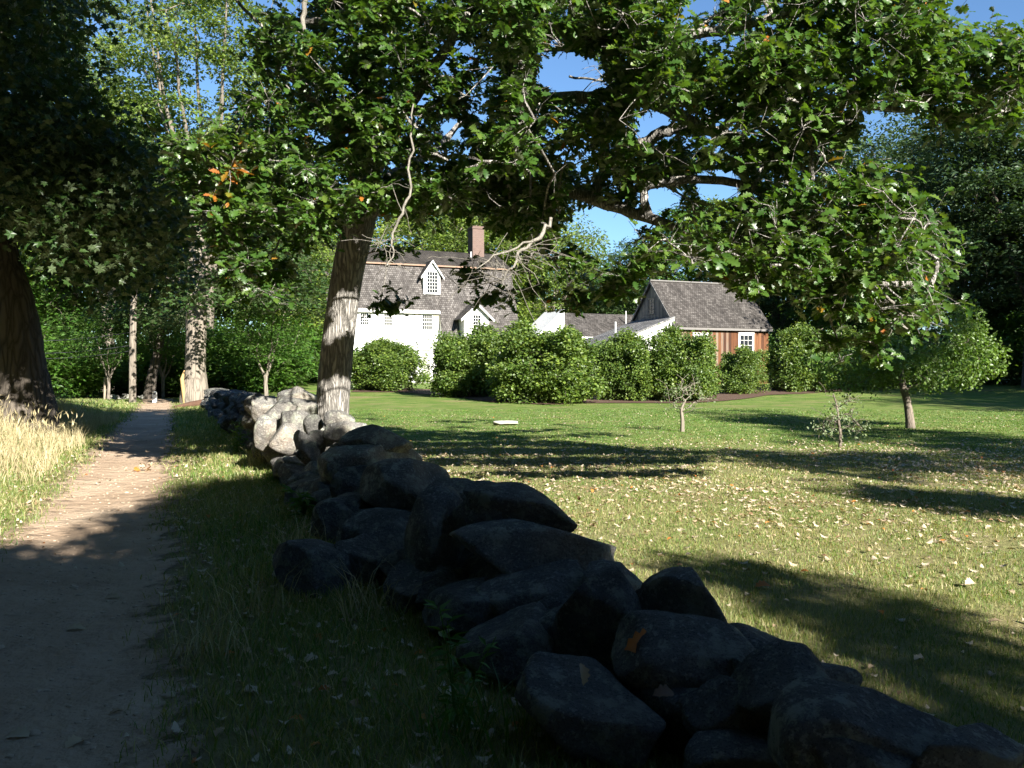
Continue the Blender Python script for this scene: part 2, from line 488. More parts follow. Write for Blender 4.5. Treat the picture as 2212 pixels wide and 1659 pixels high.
M['lead'] = plain('lead_flashing', G(.50, .50, .50), .5, .1)
M['grey_trim'] = plain('weathered_trim', G(.17, .16, .15), .8, .15)
M['slab'] = plain('pale_flat_stone', G(.34, .33, .29), .9, .3, 9)
M['post_wood'] = plain('grey_post_wood', G(.30, .24, .18), .9, .3, 12)
M['raw_wood'] = plain('split_raw_wood', G(.40, .27, .12), .8, .25, 8)
M['rot_wood'] = plain('rotten_red_wood', G(.10, .055, .035), .9, .5, 9)
M['mulch'] = plain('bark_mulch', G(.085, .050, .033), .95, .7, 22)
M['grit'] = plain('brown_grit', G(.44, .345, .255), .9, .35, 40)
M['wire'] = plain('dark_wire', G(.05, .05, .055), .5, .1)
def glass():
    m, nt, nn, L, p = nodes('window_glass')
    p.inputs['Base Color'].default_value = (.02, .024, .028, 1); p.inputs['Roughness'].default_value = .08
    p.inputs['Specular IOR Level'].default_value = .7
    L.new(bump(nt, noise(nt, coords(nt), 2.5, 2), .15, .02), p.inputs['Normal'])
    return m
M['glass'] = glass()

def lawn():
    m, nt, nn, L, p = nodes('lawn_turf')
    co = coords(nt, 'Object')
    sv = nn.new('ShaderNodeSeparateXYZ'); L.new(co, sv.inputs[0])
    big = noise(nt, co, .16, 4, .6); mid = noise(nt, co, .9, 6, .7); fin = noise(nt, coords(nt, 'Object', (14, 9, 9)), 1.0, 6, .75)
    green = ramp(nt, [(.25, G(.045, .118, .016)), (.5, G(.080, .172, .022)), (.75, G(.125, .215, .032))], fin)
    dry = ramp(nt, [(.25, G(.15, .135, .058)), (.5, G(.25, .22, .105)), (.75, G(.36, .31, .17))], fin)
    # dry, worn turf lies under and before the oak, fresh turf farther out, with worn spots by the beds
    yy = math_(nt, 'ADD', sv.outputs['Y'], math_(nt, 'MULTIPLY', big, 6.0))
    near = ramp(nt, [(0, G(.80, .80, .80)), (.33, G(.86, .86, .86)), (.44, G(.22, .22, .22)), (1, G(.14, .14, .14))], math_(nt, 'DIVIDE', yy, 50.0))
    f = math_(nt, 'ADD', math_(nt, 'MULTIPLY', near, 1.0), math_(nt, 'MULTIPLY', math_(nt, 'SUBTRACT', mid, .5), 1.7))
    pat = noise(nt, coords(nt, 'Object', (.35, 1.0, 1)), 2.2, 6, .7)
    green = mix(nt, green, G(.17, .19, .055), ramp(nt, [(.42, G(0, 0, 0)), (.66, G(.9, .9, .9))], pat))
    green = mix(nt, green, G(.035, .085, .014), ramp(nt, [(.36, G(.7, .7, .7)), (.50, G(0, 0, 0))], pat))
    bare = ramp(nt, [(.56, G(0, 0, 0)), (.68, G(.85, .85, .85))], noise(nt, coords(nt, 'Object', (.5, 1, 1)), .55, 5, .65))
    c = mix(nt, mix(nt, green, dry, f), G(.24, .185, .10), bare)
    L.new(c, p.inputs['Base Color']); p.inputs['Roughness'].default_value = .95; p.inputs['Specular IOR Level'].default_value = .1
    L.new(bump(nt, fin, 1.0, .05, bump(nt, mid, .6, .06)), p.inputs['Normal'])
    return m
M['lawn'] = lawn()
def dirt():
    m, nt, nn, L, p = nodes('trodden_dirt')
    co = coords(nt, 'Object')
    a = noise(nt, co, .9, 5, .65); b = noise(nt, co, 14.0, 6, .7)
    c = ramp(nt, [(.3, G(.31, .225, .155)), (.55, G(.42, .315, .225)), (.75, G(.50, .395, .29))], a)
    c = mix(nt, c, G(.17, .13, .085), ramp(nt, [(.55, G(0, 0, 0)), (.75, G(.55, .55, .55))], b))
    L.new(c, p.inputs['Base Color']); p.inputs['Roughness'].default_value = .95; p.inputs['Specular IOR Level'].default_value = .1
    L.new(bump(nt, b, .7, .04, bump(nt, noise(nt, co, 4.2, 4, .6), .8, .10, bump(nt, a, .7, .08))), p.inputs['Normal'])
    e = math_(nt, 'ADD', attr(nt), math_(nt, 'MULTIPLY', math_(nt, 'SUBTRACT', noise(nt, co, 2.6, 6, .7), .5), 1.5))   # ragged edge where the turf takes over
    cut = ramp(nt, [(.62, G(0, 0, 0)), (.92, G(1, 1, 1))], e)
    tr = nn.new('ShaderNodeBsdfTransparent'); ms = nn.new('ShaderNodeMixShader')
    L.new(cut, ms.inputs[0]); L.new(p.outputs[0], ms.inputs[1]); L.new(tr.outputs[0], ms.inputs[2]); L.new(ms.outputs[0], nn['Material Output'].inputs['Surface'])
    return m
M['dirt'] = dirt()

# ------------------------------------------------------------------ ground, path, beds
def grid_sheet(xs, ys, zoff=0.0):
    X, Y = np.meshgrid(xs, ys)
    Z = H(X, Y) + zoff
    n, m = X.shape
    i = (np.arange(n - 1)[:, None] * m + np.arange(m - 1)[None]).ravel()
    return np.stack([X, Y, Z], -1).reshape(-1, 3), np.stack([i, i + 1, i + m + 1, i + m], -1)
b = MB()
u = np.linspace(-1, 1, 340)
xs = 420 * np.sinh(5.2 * u) / math.sinh(5.2)
u = np.linspace(-0.62, 1, 360)
ys = 10 + 480 * np.sinh(5.2 * u) / math.sinh(5.2)
v, f = grid_sheet(xs, ys)
b.add(v, f)
tag(b.build('lawn', M['lawn'], smooth=True), 'mown lawn, dry and leaf strewn near, green farther out', 'lawn', kind='structure')

def path_w(y): return 0.76 + 0.13 * wob(y, 0 * y, 1.6, 8) + 0.05 * wob(y, 0 * y, 5.0, 9)
b = MB()
yy = np.concatenate([np.arange(-6, 14, .12), np.arange(14, 46, .3)])
t = np.linspace(-1, 1, 15)
hw_l = path_w(yy) + .28; hw_r = path_w(yy + 50) + .28
Xp = xpath(yy)[:, None] + np.where(t[None] < 0, t[None] * hw_l[:, None], t[None] * hw_r[:, None])
Yp = np.repeat(yy[:, None], len(t), 1)
Zp = H(Xp, Yp) + 0.024 * (1 - .5 * np.abs(t)[None] ** 3) - 0.03 * (np.abs(t)[None] > .99)
n, m = Xp.shape
i = (np.arange(n - 1)[:, None] * m + np.arange(m - 1)[None]).ravel()
b.add(np.stack([Xp, Yp, Zp], -1), np.stack([i, i + 1, i + m + 1, i + m], -1), np.repeat(np.abs(t)[None], len(yy), 0).ravel())
tag(b.build('path', M['dirt'], smooth=True), 'trodden dirt footpath beside the stone wall', 'path', kind='structure')

b = MB()                                                # bark mulch under the lilacs
cl = [(-9.6, 50.5), (-6.5, 49.5), (-3.4, 45.5), (-1.0, 41.0), (1.2, 39.5), (3.0, 41.0), (5.5, 41.0), (8.4, 40.8), (11.0, 42.5), (14.0, 46.5), (17.5, 49.0), (21.0, 51.0), (24.0, 53.0)]
cl = np.array(cl); tt = np.linspace(0, len(cl) - 1, 150)
cx_ = np.interp(tt, np.arange(len(cl)), cl[:, 0]); cy_ = np.interp(tt, np.arange(len(cl)), cl[:, 1])
lo = cy_ - .75 + .5 * wob(cx_, cx_ * 0, 1.1, 12) + .18 * wob(cx_, cx_ * 0, 4, 13); hi = cy_ + 4.2 + .5 * wob(cx_, cx_ * 0, 1.0, 14)
w = np.linspace(0, 1, 10)
X_ = np.repeat(cx_[:, None], 10, 1); Y_ = lo[:, None] + (hi - lo)[:, None] * w
n, m = X_.shape
i = (np.arange(n - 1)[:, None] * m + np.arange(m - 1)[None]).ravel()
b.add(np.stack([X_, Y_, H(X_, Y_) + 0.03], -1), np.stack([i, i + 1, i + m + 1, i + m], -1))
tag(b.build('soil_bed', M['mulch'], smooth=True), 'dark bark mulch bed under the lilac bushes', 'soil', kind='structure')

# ------------------------------------------------------------------ leaf shapes
def strip_leaf(st):
    """st: (t, halfwidth) along the leaf; midrib and two raised, wavy edges"""
    v = []; f = []
    for k, (t, w) in enumerate(st):
        z = -0.25 * (t - .35) ** 2
        v += [(-w, t - .35 * w * 0, z + .30 * w), (0, t, z), (w, t, z + .30 * w)]
    for k in range(len(st) - 1):
        a = 3 * k
        f += [[a, a + 1, a + 4, a + 3], [a + 1, a + 2, a + 5, a + 4]]
    return np.array(v), np.array(f)
OAK = strip_leaf([(0, .015), (.10, .03), (.20, .17), (.30, .09), (.44, .27), (.53, .12), (.68, .30), (.78, .13), (.90, .17), (1.0, .02)])
DRY = strip_leaf([(0, .015), (.08, .05), (.2, .20), (.3, .16), (.44, .29), (.55, .20), (.68, .29), (.8, .17), (.92, .12), (1.0, .02)])
SIMPLE = (np.array([(0, 0, 0), (-.27, .42, .09), (0, 1, -.06), (.27, .42, .09), (0, .45, 0)]), np.array([[0, 4, 1], [1, 4, 2], [0, 3, 4], [4, 3, 2]]))
_an = np.radians([-90, -52, -22, 12, 38, 62, 90, 118, 142, 168, 202, 232]); _rd = np.array([.40, .30, .58, .34, .66, .40, .72, .40, .66, .34, .58, .30])
MAPLE = (np.vstack([[0, .4, .0], np.stack([_rd * np.cos(_an), .4 + _rd * np.sin(_an) * .95, .10 * np.abs(np.cos(_an)) - .06 * (_rd > .6)], -1)]), np.array([[0, 1 + k, 1 + (k + 1) % 12] for k in range(12)]))
BROAD = (np.array([(0, 0, 0), (-.42, .35, .12), (-.25, .8, .04), (0, 1, -.08), (.25, .8, .04), (.42, .35, .12)]), np.array([[0, 5, 4, 3], [0, 3, 2, 1]]))

def leaves(mb, pos, nrm, axis, size, tmpl, tint, width=1.0):
    tv, tf = tmpl
    z = unit(nrm)
    y = axis - (axis * z).sum(-1, keepdims=True) * z
    y = unit(y)
    x = np.cross(y, z)
    tv = tv * np.array([width, 1, 1])
    V = pos[:, None] + size[:, None, None] * (tv[None, :, 0:1] * x[:, None] + tv[None, :, 1:2] * y[:, None] + tv[None, :, 2:3] * z[:, None])
    k = len(tv); n = len(pos)
    Fc = (tf[None] + (np.arange(n) * k)[:, None, None]).reshape(-1, tf.shape[1])
    mb.add(V.reshape(-1, 3), Fc, np.repeat(tint, k))

def rvec(rng, n): return unit(rng.standard_normal((n, 3)))

# ------------------------------------------------------------------ tree skeletons
class Skel:
    def __init__(s, cap=40000): s.p = np.zeros((cap, 3)); s.par = np.full(cap, -1); s.rmin = np.zeros(cap); s.n = 0; s.pick = None
    def add(s, p, par, rmin=0.0):
        s.p[s.n] = p; s.par[s.n] = par; s.rmin[s.n] = rmin; s.n += 1
        return s.n - 1
    def path(s, pts, rad, par=-1, sub=4, jit=0.0, rng=None):
        pts = np.asarray(pts, float); rad = np.asarray(rad, float)
        k = len(pts); tt = np.linspace(0, k - 1, (k - 1) * sub + 1)
        # Catmull-Rom through the points
        P = np.vstack([2 * pts[0] - pts[1], pts, 2 * pts[-1] - pts[-2]])
        for q in tt[(1 if par >= 0 and np.linalg.norm(s.p[par] - pts[0]) < 1e-4 else 0):]:
            i = min(int(q), k - 2); u = q - i
            a, b_, c, d = P[i], P[i + 1], P[i + 2], P[i + 3]
            x = .5 * (2 * b_ + (c - a) * u + (2 * a - 5 * b_ + 4 * c - d) * u * u + (3 * b_ - a - 3 * c + d) * u ** 3)
            if jit and 0 < q < k - 1: x = x + rng.normal(0, jit, 3)
            par = s.add(x, par, np.interp(q, np.arange(k), rad))
        return par
    def near(s, t, up=0.8, lo=0):
        q = s.p[lo:s.n]
        d = np.linalg.norm(q - t, axis=1)
        hd = np.hypot(q[:, 0] - t[0], q[:, 1] - t[1])
        cost = d + up * np.maximum(0, q[:, 2] - (t[2] - .25 * hd))
        return lo + int(np.argmin(cost))
    def grow(s, t, rng, seg=.6, arch=.12, jit=.06, up=.8, lo=0):
        i = s.near(t, up, lo)
        a = s.p[i].copy(); d = np.linalg.norm(t - a)
        k = max(2, int(math.ceil(d / seg)))
        par = i
        off = rng.normal(0, jit * d, 3) * np.array([1, 1, .6])
        for j in range(1, k + 1):
            u = j / k
            x = a + (t - a) * u + (off + np.array([0, 0, arch * d])) * (4 * u * (1 - u)) * .5
            if j < k: x = x + rng.normal(0, .03 * d / k + .01, 3)
            par = s.add(x, par)
        return par
    def radii(s, tip, ex=2.35):
        acc = np.zeros(s.n); r = np.zeros(s.n)
        for i in range(s.n - 1, -1, -1):
            r[i] = max(s.rmin[i], tip, acc[i] ** (1 / ex))
            if s.par[i] >= 0: acc[s.par[i]] += r[i] ** ex if s.rmin[i] == 0 else 0
        return r
    def mesh(s, mb, r, rng, sides=(14, 8, 5, 3), thr=(.12, .035, .012), bump=0.0, flare=0.0):
        kids = [[] for _ in range(s.n)]
        roots = []
        for i in range(s.n):
            (kids[s.par[i]] if s.par[i] >= 0 else roots).append(i)
        stack = [(i, None) for i in roots]
        while stack:
            i, start = stack.pop()
            ch = [i] if start is None else [start, i]
            while kids[ch[-1]]:
                ks = sorted(kids[ch[-1]], key=lambda k: -r[k])
                for k in ks[1:]: stack.append((k, ch[-1]))
                ch.append(ks[0])
            if len(ch) < 2: continue
            rr = r[ch].copy()
            if start is not None: rr[0] = min(rr[0], rr[1] * 1.25)
            m_ = rr.max()
            sd = sides[0] if m_ > thr[0] else sides[1] if m_ > thr[1] else sides[2] if m_ > thr[2] else sides[3]
            mb.tube(s.p[ch], rr, sd, rng.random(), bump if m_ > .05 else 0, rng, cap=m_ > .02)

def ellipsoid_pts(rng, n, c, rad, inner=.45, zcut=-.9):
    out = []
    while len(out) < n:
        d = rvec(rng, 1)[0]; q = rng.uniform(inner ** 3, 1) ** (1 / 3)
        p = d * q
        if p[2] < zcut: continue
        out.append(p)
    return np.array(out) * np.array(rad) + np.array(c)

def spray_leaves(mb, rng, cen, n, rad, flat, size, tmpl, upb=1.1, tint=None, droop=.0, out=None, width=1.0):
    """n leaves round each cluster centre, in a flattened, ragged spray"""
    K = len(cen)
    d = rng.standard_normal((K, n, 3)) * np.array([1, 1, flat])
    d = d / np.maximum(1, np.linalg.norm(d, axis=-1, keepdims=True) / 1.7)
    rr = rad if np.ndim(rad) else np.full(K, rad)
    pos = cen[:, None] + d * rr[:, None, None] * .62
    pos[..., 2] -= droop * (d[..., 0] ** 2 + d[..., 1] ** 2) * rr[:, None] * .3
    pos = pos.reshape(-1, 3)
    N_ = len(pos)
    nrm = rvec(rng, N_) * .9 + np.array([0, 0, upb])
    ax = d.reshape(-1, 3) * .7 + rvec(rng, N_) * .8 + np.array([0, 0, -.25])
    ct = rng.uniform(-.25, .25, K)
    tn = np.clip(np.repeat(ct, n) + rng.uniform(.15, .85, N_), 0, .94) if tint is None else tint(N_)
    leaves(mb, pos, nrm, ax, size * rng.uniform(.65, 1.25, N_), tmpl, tn, width)

def tree_proto(name, label, cat, seed, Hh, crown, rad, trunk_r, bark, leaf, nclus=110, nl=70, crad=1.2, lsize=.16, flat=.35,
               limbs=6, fork=.35, lean=(0, 0), tmpl=SIMPLE, tip=.012, zcut=-.85, inner=.4, group=None, spread=.55):
    rng = np.random.default_rng(seed)
    root = thing(name, label, cat, group=group)
    sk = Skel()
    fz = Hh * fork
    lx, ly = lean
    top = sk.path([(0, 0, -.3), (lx * .15, ly * .15, fz * .35), (lx * .5 + rng.normal(0, .1), ly * .5, fz * .7), (lx, ly, fz)],
                  [trunk_r * 1.35, trunk_r * 1.0, trunk_r * .9, trunk_r * .82], sub=4)
    cz, (rx, ry, rz) = crown, rad
    for k in range(limbs):
        an = 2 * math.pi * (k + rng.uniform(-.3, .3)) / limbs
        q = rng.uniform(.35, .8) * spread / .55
        e = np.array([lx + math.cos(an) * rx * q, ly + math.sin(an) * ry * q, cz + rz * rng.uniform(-.1, .75)])
        s0 = sk.p[top] - np.array([0, 0, rng.uniform(0, fz * .25)])
        i0 = sk.near(s0, 0)
        md = sk.p[i0] * .5 + e * .5 + np.array([0, 0, rng.uniform(.0, .12) * Hh]) + np.array([math.cos(an), math.sin(an), 0]) * rx * .1
        sk.path([sk.p[i0], md, e], [trunk_r * .52, trunk_r * .3, trunk_r * .12], i0, sub=5, jit=.06, rng=rng)
    cen = ellipsoid_pts(rng, nclus, (lx, ly, cz), rad, inner, zcut)
    cen = cen[np.argsort(np.linalg.norm(cen - sk.p[top], axis=1))]
    for c in cen: sk.grow(c, rng, seg=1.2, lo=4)
    r = sk.radii(tip)
    mb = MB(); sk.mesh(mb, r, rng, sides=(12, 6, 4, 3), thr=(.15, .06, .03))
    mb.build('trunk', bark, root, smooth=True)
    mb = MB()
    spray_leaves(mb, rng, cen, nl, crad * rng.uniform(.7, 1.25, len(cen)), flat, lsize, tmpl)
    mb.build('crown', leaf, root)
    return root

# ------------------------------------------------------------------ the gambrel house, its wing, shed and barn
TH = R(22.0)
EX = np.array([math.cos(TH), math.sin(TH), 0]); EY = np.array([-math.sin(TH), math.cos(TH), 0])
HP = at(715, 800, 60.0); HP[2] = float(H(HP[0] + 3, HP[1])) - .05
def fp(x, y, off=0.0):
    """a photo point on the plane parallel to the house front, off metres behind it, in house coordinates"""
    r = ray(x, y); n = EY
    t = ((HP + EY * off - CAM) @ n) / (r @ n)
    q = CAM + r * t - HP
    return q @ EX, q[2]
def c1(x, y): return 619.4 + .32 * x, 442.4 + .32 * y
def c2(x, y): return 1150 + .32 * x, 531 + .32 * y

def window(parent, x0, z0, x1, z1, y, cols, rows, frame=M['white'], sash=M['sash'], depth=.05, label=None, fw=.10, sill=True):
    """wooden window standing depth proud of the wall plane y (house front faces -y)"""
    b = MB()
    yo = y - depth
    b.box((x0 - fw, yo, z0 - fw), (x0, y + .002, z1 + fw)); b.box((x1, yo, z0 - fw), (x1 + fw, y + .002, z1 + fw))
    b.box((x0, yo, z1), (x1, y + .002, z1 + fw)); b.box((x0, yo, z0 - fw), (x1, y + .002, z0))
    b.box((x0 - fw - .03, yo - .03, z1 + fw), (x1 + fw + .03, y, z1 + fw + .05))
    w = b.build('window', frame, parent)
    if label: w['label'] = label
    b = MB()
    mw = .024
    ys = y - depth * .55
    for k in range(1, cols):
        x = x0 + (x1 - x0) * k / cols
        b.box((x - mw / 2, ys, z0), (x + mw / 2, y - .004, z1))
    for k in range(1, rows):
        z = z0 + (z1 - z0) * k / rows
        h = mw * (1.8 if k == rows // 2 else 1)
        b.box((x0, ys - .003, z - h / 2), (x1, y - .006, z + h / 2))
    b.build('sash', sash, w)
    b = MB(); b.quad((x0, y - .012, z0), (x1, y - .012, z0), (x1, y - .012, z1), (x0, y - .012, z1))
    b.build('pane', M['glass'], w)
    if sill:
        b = MB(); b.box((x0 - fw - .04, yo - .05, z0 - fw - .05), (x1 + fw + .04, y, z0 - fw - .002))
        b.build('sill', frame, w)
    return w

house = thing('gambrel_house', 'white clapboard house with a dark gambrel roof, brick chimney and small gabled dormer', 'house', HP, TH)
_, zE = fp(*c1(750, 700))                                # front eave
_, zB = fp(*c1(950, 408), 1.35)                          # break of the gambrel
_, zR = fp(*c1(1000, 312), 4.6)                          # ridge
tw = fp(*c1(1030, 700))[0]                               # where the wing begins
tE = fp(*c1(1545, 800), -.4)[0]                          # right end
DP = 9.2; W0 = -0.0
zW = 2.75; sl = 1.35 / (zB - zE); yW = -(zE - zW) * sl    # the wing's roof runs on down
b = MB()
q = b.quad
prof = [(0, -1.0), (0, zE), (1.35, zB - .12), (4.6, zR - .12), (DP - 1.35, zB - .12), (DP, zE), (DP, -1.0)]
q((0, 0, -1), (tw, 0, -1), (tw, 0, zE), (0, 0, zE))                       # front wall
q((tE, DP, -1), (0, DP, -1), (0, DP, zE), (tE, DP, zE))                    # back wall
for x, rev in ((0, True), (tE, False)):                                    # gables as stacked courses of clapboard
    for (ya, yb, ya2, yb2, za, zb) in ((0, DP, 0, DP, -1, zE), (0, DP, 1.35, DP - 1.35, zE, zB - .12)):
        if rev: q((x, yb, za), (x, ya, za), (x, ya2, zb), (x, yb2, zb))
        else: q((x, ya, za), (x, yb, za), (x, yb2, zb), (x, ya2, zb))
    p3 = [(x, DP - 1.35, zB - .12), (x, 1.35, zB - .12), (x, 4.6, zR - .12)]
    b.tri(*(p3 if rev else [p3[1], p3[0], p3[2]]))
q((tw, 0, -1), (tw, yW, -1), (tw, yW, zW - .1), (tw, 0, zW - .1))          # cheek of the wing
b.tri((tw, 0, zW - .1), (tw, yW + .02, zW - .1), (tw, 0, zE - .05))
q((tw, yW + .25, -1), (tE, yW + .25, -1), (tE, yW + .25, zW), (tw, yW + .25, zW))
b.tri((tE, yW, zW - .1), (tE, 0, zW - .1), (tE, 0, zE - .05)); q((tE, yW, -1), (tE, 0, -1), (tE, 0, zW - .1), (tE, yW, zW - .1))
b.build('wall', M['clap'], house)
ov = .28
lowr = MB()
zo = zE - .10; yo = -.22
lowr.slab([(-ov, yo, zo), (tw, yo, zo), (tw, 1.35, zB), (-ov, 1.35, zB)], .09)
yw2, zw2 = yW - .10, zW - .15
lowr.slab([(tw + .01, yw2, zw2), (tE + ov, yw2, zw2), (tE + ov, 1.35, zB - .003), (tw + .01, 1.35, zB - .003)], .09)
lowr.slab([(tE + ov, DP + .22, zo), (-ov, DP + .22, zo), (-ov, DP - 1.35, zB), (tE + ov, DP - 1.35, zB)], .09)
roof = lowr.build('roof', M['shingle'], house)
b = MB()
b.slab([(-ov, 1.20, zB + .02), (tE + ov, 1.20, zB + .02), (tE + ov, 4.6, zR), (-ov, 4.6, zR)], .08)
b.slab([(tE + ov, DP - 1.2, zB + .02), (-ov, DP - 1.2, zB + .02), (-ov, 4.6, zR), (tE + ov, 4.6, zR)], .08)
b.build('upper_roof', M['shingle_dark'], house)['label'] = 'darker upper roof slope'
b = MB(); b.box((-ov, 1.10, zB - .10), (tE + ov, 1.19, zB + .01)); b.build('roof_flashing', M['copper'], house)
b = MB()
b.box((-ov, yo - .04, zo - .24), (tw, yo + .20, zo - .06)); b.box((-ov, yo - .07, zo - .08), (tw - .02, yo - .005, zo + .0))
b.box((-.02, -.03, -.9), (.16, -.003, zo - .25))
b.build('cornice', M['sash'], house)
# chimney
xa, _z = fp(*c1(1250, 300), 4.0); xb, zc = fp(*c1(1325, 150), 4.0); zt = zc
b = MB(); b.box((xa - .02, 3.75, zB + .3), (xb, 4.95, zt - .22)); b.box((xa - .07, 3.70, zt - .22), (xb + .05, 5.0, zt - .08)); b.box((xa - .02, 3.75, zt - .08), (xb, 4.95, zt))
b.box((xa + .18, 4.0, zt), (xb - .18, 4.7, zt + .06))
ch = b.build('chimney', M['brick'], house)
b = MB(); b.box((xa - .05, 3.71, zB + .3), (xb + .03, 4.98, zR - .62)); b.build('chimney_flashing', M['lead'], ch)
b = MB(); b.tube([(xa - .22, 3.6, zB + .4), (xa - .22, 3.6, zR - .05)], .06, 8); b.build('vent_pipe', M['white'], house)
# dormer
dx0, dz0 = fp(*c1(925, 603), .25); dx1, _ = fp(*c1(1036, 603), .25); _, dze = fp(*c1(980, 462), .25); dxm, dza = fp(*c1(985, 378), .25)
dxm = (dx0 + dx1) / 2
dy = .25
b = MB()
b.quad((dx0, dy, dz0), (dx1, dy, dz0), (dx1, dy, dze), (dx0, dy, dze)); b.tri((dx0, dy, dze), (dx1, dy, dze), (dxm, dy, dza - .12))
b.quad((dx0, dy + 2.2, dz0), (dx0, dy, dz0), (dx0, dy, dze), (dx0, dy + 2.2, dze)); b.quad((dx1, dy, dz0), (dx1, dy + 2.2, dz0), (dx1, dy + 2.2, dze), (dx1, dy, dze))
dm = b.build('dormer', M['white'], house)
b = MB(); o = .26; k = (dza - dze) / (dx1 - dx0) * 2
b.slab([(dx0 - o, dy - .2, dze - o * k), (dxm, dy - .2, dza), (dxm, dy + 2.4, dza), (dx0 - o, dy + 2.4, dze - o * k)][::-1], .07)
b.slab([(dxm, dy - .2, dza), (dx1 + o, dy - .2, dze - o * k), (dx1 + o, dy + 2.4, dze - o * k), (dxm, dy + 2.4, dza)][::-1], .07)
b.build('dormer_roof', M['shingle'], dm)
b = MB()
for sx, ex_ in ((dx0 - o, dxm), (dx1 + o, dxm)):
    s_ = 1 if sx < ex_ else -1
    p = [(sx, dy - .24, dze - o * k - .10), (ex_, dy - .24, dza - .12), (ex_, dy - .24, dza + .04), (sx, dy - .24, dze - o * k + .05)]
    b.slab(p if s_ > 0 else [p[1], p[0], p[3], p[2]], .05)
b.build('bargeboard', M['white'], dm)
wx0, wz0 = fp(*c1(948, 590), .25); wx1, wz1 = fp(*c1(1015, 456), .25)
window(house, wx0, wz0 - .02, wx1, wz1, dy, 4, 6, label='narrow dormer window of many small panes', fw=.07)
# second-floor windows
for (a0, b0, a1, b1, sh) in ((498, 808, 548, 712, 0), (657, 812, 709, 722, 0), (915, 840, 979, 732, 1)):
    x0, z0 = fp(*c1(a0, b0)); x1, z1 = fp(*c1(a1, b1))
    z1 = min(z1, zo - .32)
    w = window(house, x0, z0, x1, z1, 0, 4 if not sh else 5, 4, fw=.08)
    # plain sash rows fill the rest of the light
    if sh:
        w['label'] = 'upper window with two buff shutters'
        for xs_, xe_ in ((x0 - .58, x0 - .11), (x1 + .11, x1 + .55)):
            b = MB(); b.box((xs_, -.06, z0 - .06), (xe_, -.015, z1 + .04)); b.box((xs_ + .06, -.068, z0 + .06), (xe_ - .06, -.06, (z0 + z1) / 2 - .05)); b.box((xs_ + .06, -.068, (z0 + z1) / 2 + .05), (xe_ - .06, -.06, z1 - .06))
            b.build('shutter', M['shutter'], house)
# ground-floor windows behind the bushes
for x0 in (1.15, 3.6):
    window(house, x0, 1.0, x0 + .8, 2.5, 0, 4, 6, fw=.09)
# entrance
ex0, ez0 = fp(*c1(905, 1180)); ex1, ez1 = fp(*c1(975, 990)); _, eza = fp(*c1(945, 935)); _, ezp = fp(*c1(945, 900))
ez0 = .25
b = MB(); b.box((ex0 + .12, -.04, ez0), (ex1 - .12, -.003, ez1)); 
for zz in ((ez0 + .15, ez0 + .85), (ez0 + 1.0, ez1 - .15)):
    for xx in ((ex0 + .2, (ex0 + ex1) / 2 - .05), ((ex0 + ex1) / 2 + .05, ex1 - .2)): b.box((xx[0], -.055, zz[0]), (xx[1], -.04, zz[1]))
dr = b.build('door', M['door'], house)
b = MB(); b.tube([(ex1 - .2, -.06, ez0 + .95), (ex1 - .2, -.11, ez0 + .95)], .03, 8); b.build('handle', M['lead'], dr)
b = MB()
for xx in (ex0 - .12, ex1 - .12): b.box((xx, -.10, ez0), (xx + .24, -.002, ez1 + .1))
b.box((ex0 - .2, -.14, ez1 + .1), (ex1 + .2, -.002, eza - .02)); b.box((ex0 - .3, -.22, eza - .02), (ex1 + .3, -.002, eza + .10))
xm = (ex0 + ex1) / 2
for s_, sx in ((1, ex0 - .34), (-1, ex1 + .34)):
    p = [(sx, -.24, eza + .10), (xm, -.24, ezp), (xm, -.24, ezp + .13), (sx, -.24, eza + .20)]
    b.slab(p if s_ > 0 else [p[1], p[0], p[3], p[2]], .23)
b.tri((ex0 - .3, -.10, eza + .1), (ex1 + .3, -.10, eza + .1), (xm, -.10, ezp + .02))
b.build('door_surround', M['white'], house)
b = MB(); b.box((ex0 - .4, -1.1, -.4), (ex1 + .4, -.006, ez0 - .02)); b.build('doorstep', M['slab'], house)
# gabled porch on the wing
px0, pze = fp(*c1(1198, 748), yW - .6); px1, _ = fp(*c1(1365, 748), yW - .6); _, pza = fp(*c1(1280, 668), yW - .6)
pyf = yW - .6; pxm = (px0 + px1) / 2
b = MB()
b.quad((px0, pyf, -1), (px1, pyf, -1), (px1, pyf, pze), (px0, pyf, pze)); b.tri((px0, pyf, pze), (px1, pyf, pze), (pxm, pyf, pza - .1))
b.quad((px0, 1.2, -1), (px0, pyf, -1), (px0, pyf, pze), (px0, 1.2, pze)); b.quad((px1, pyf, -1), (px1, 1.2, -1), (px1, 1.2, pze), (px1, pyf, pze))
pc = b.build('porch', M['clap'], house)
b = MB(); k = (pza - pze) / (px1 - px0) * 2; o = .34
b.slab([(px0 - o, pyf - .3, pze - o * k), (pxm, pyf - .3, pza), (pxm, 1.3, pza), (px0 - o, 1.3, pze - o * k)][::-1], .07)
b.slab([(pxm, pyf - .3, pza), (px1 + o, pyf - .3, pze - o * k), (px1 + o, 1.3, pze - o * k), (pxm, 1.3, pza)][::-1], .07)
b.build('porch_roof', M['shingle'], pc)
b = MB()
for sx, s_ in ((px0 - o, 1), (px1 + o, -1)):
    p = [(sx, pyf - .34, pze - o * k - .14), (pxm, pyf - .34, pza - .16), (pxm, pyf - .34, pza + .03), (sx, pyf - .34, pze - o * k + .04)]
    b.slab(p if s_ > 0 else [p[1], p[0], p[3], p[2]], .05)
b.build('bargeboard', M['white'], pc)
wx0, wz0 = fp(*c1(1258, 830), pyf); wx1, wz1 = fp(*c1(1307, 746), pyf)
window(house, wx0, wz0, wx1, wz1, pyf, 3, 4, fw=.05)
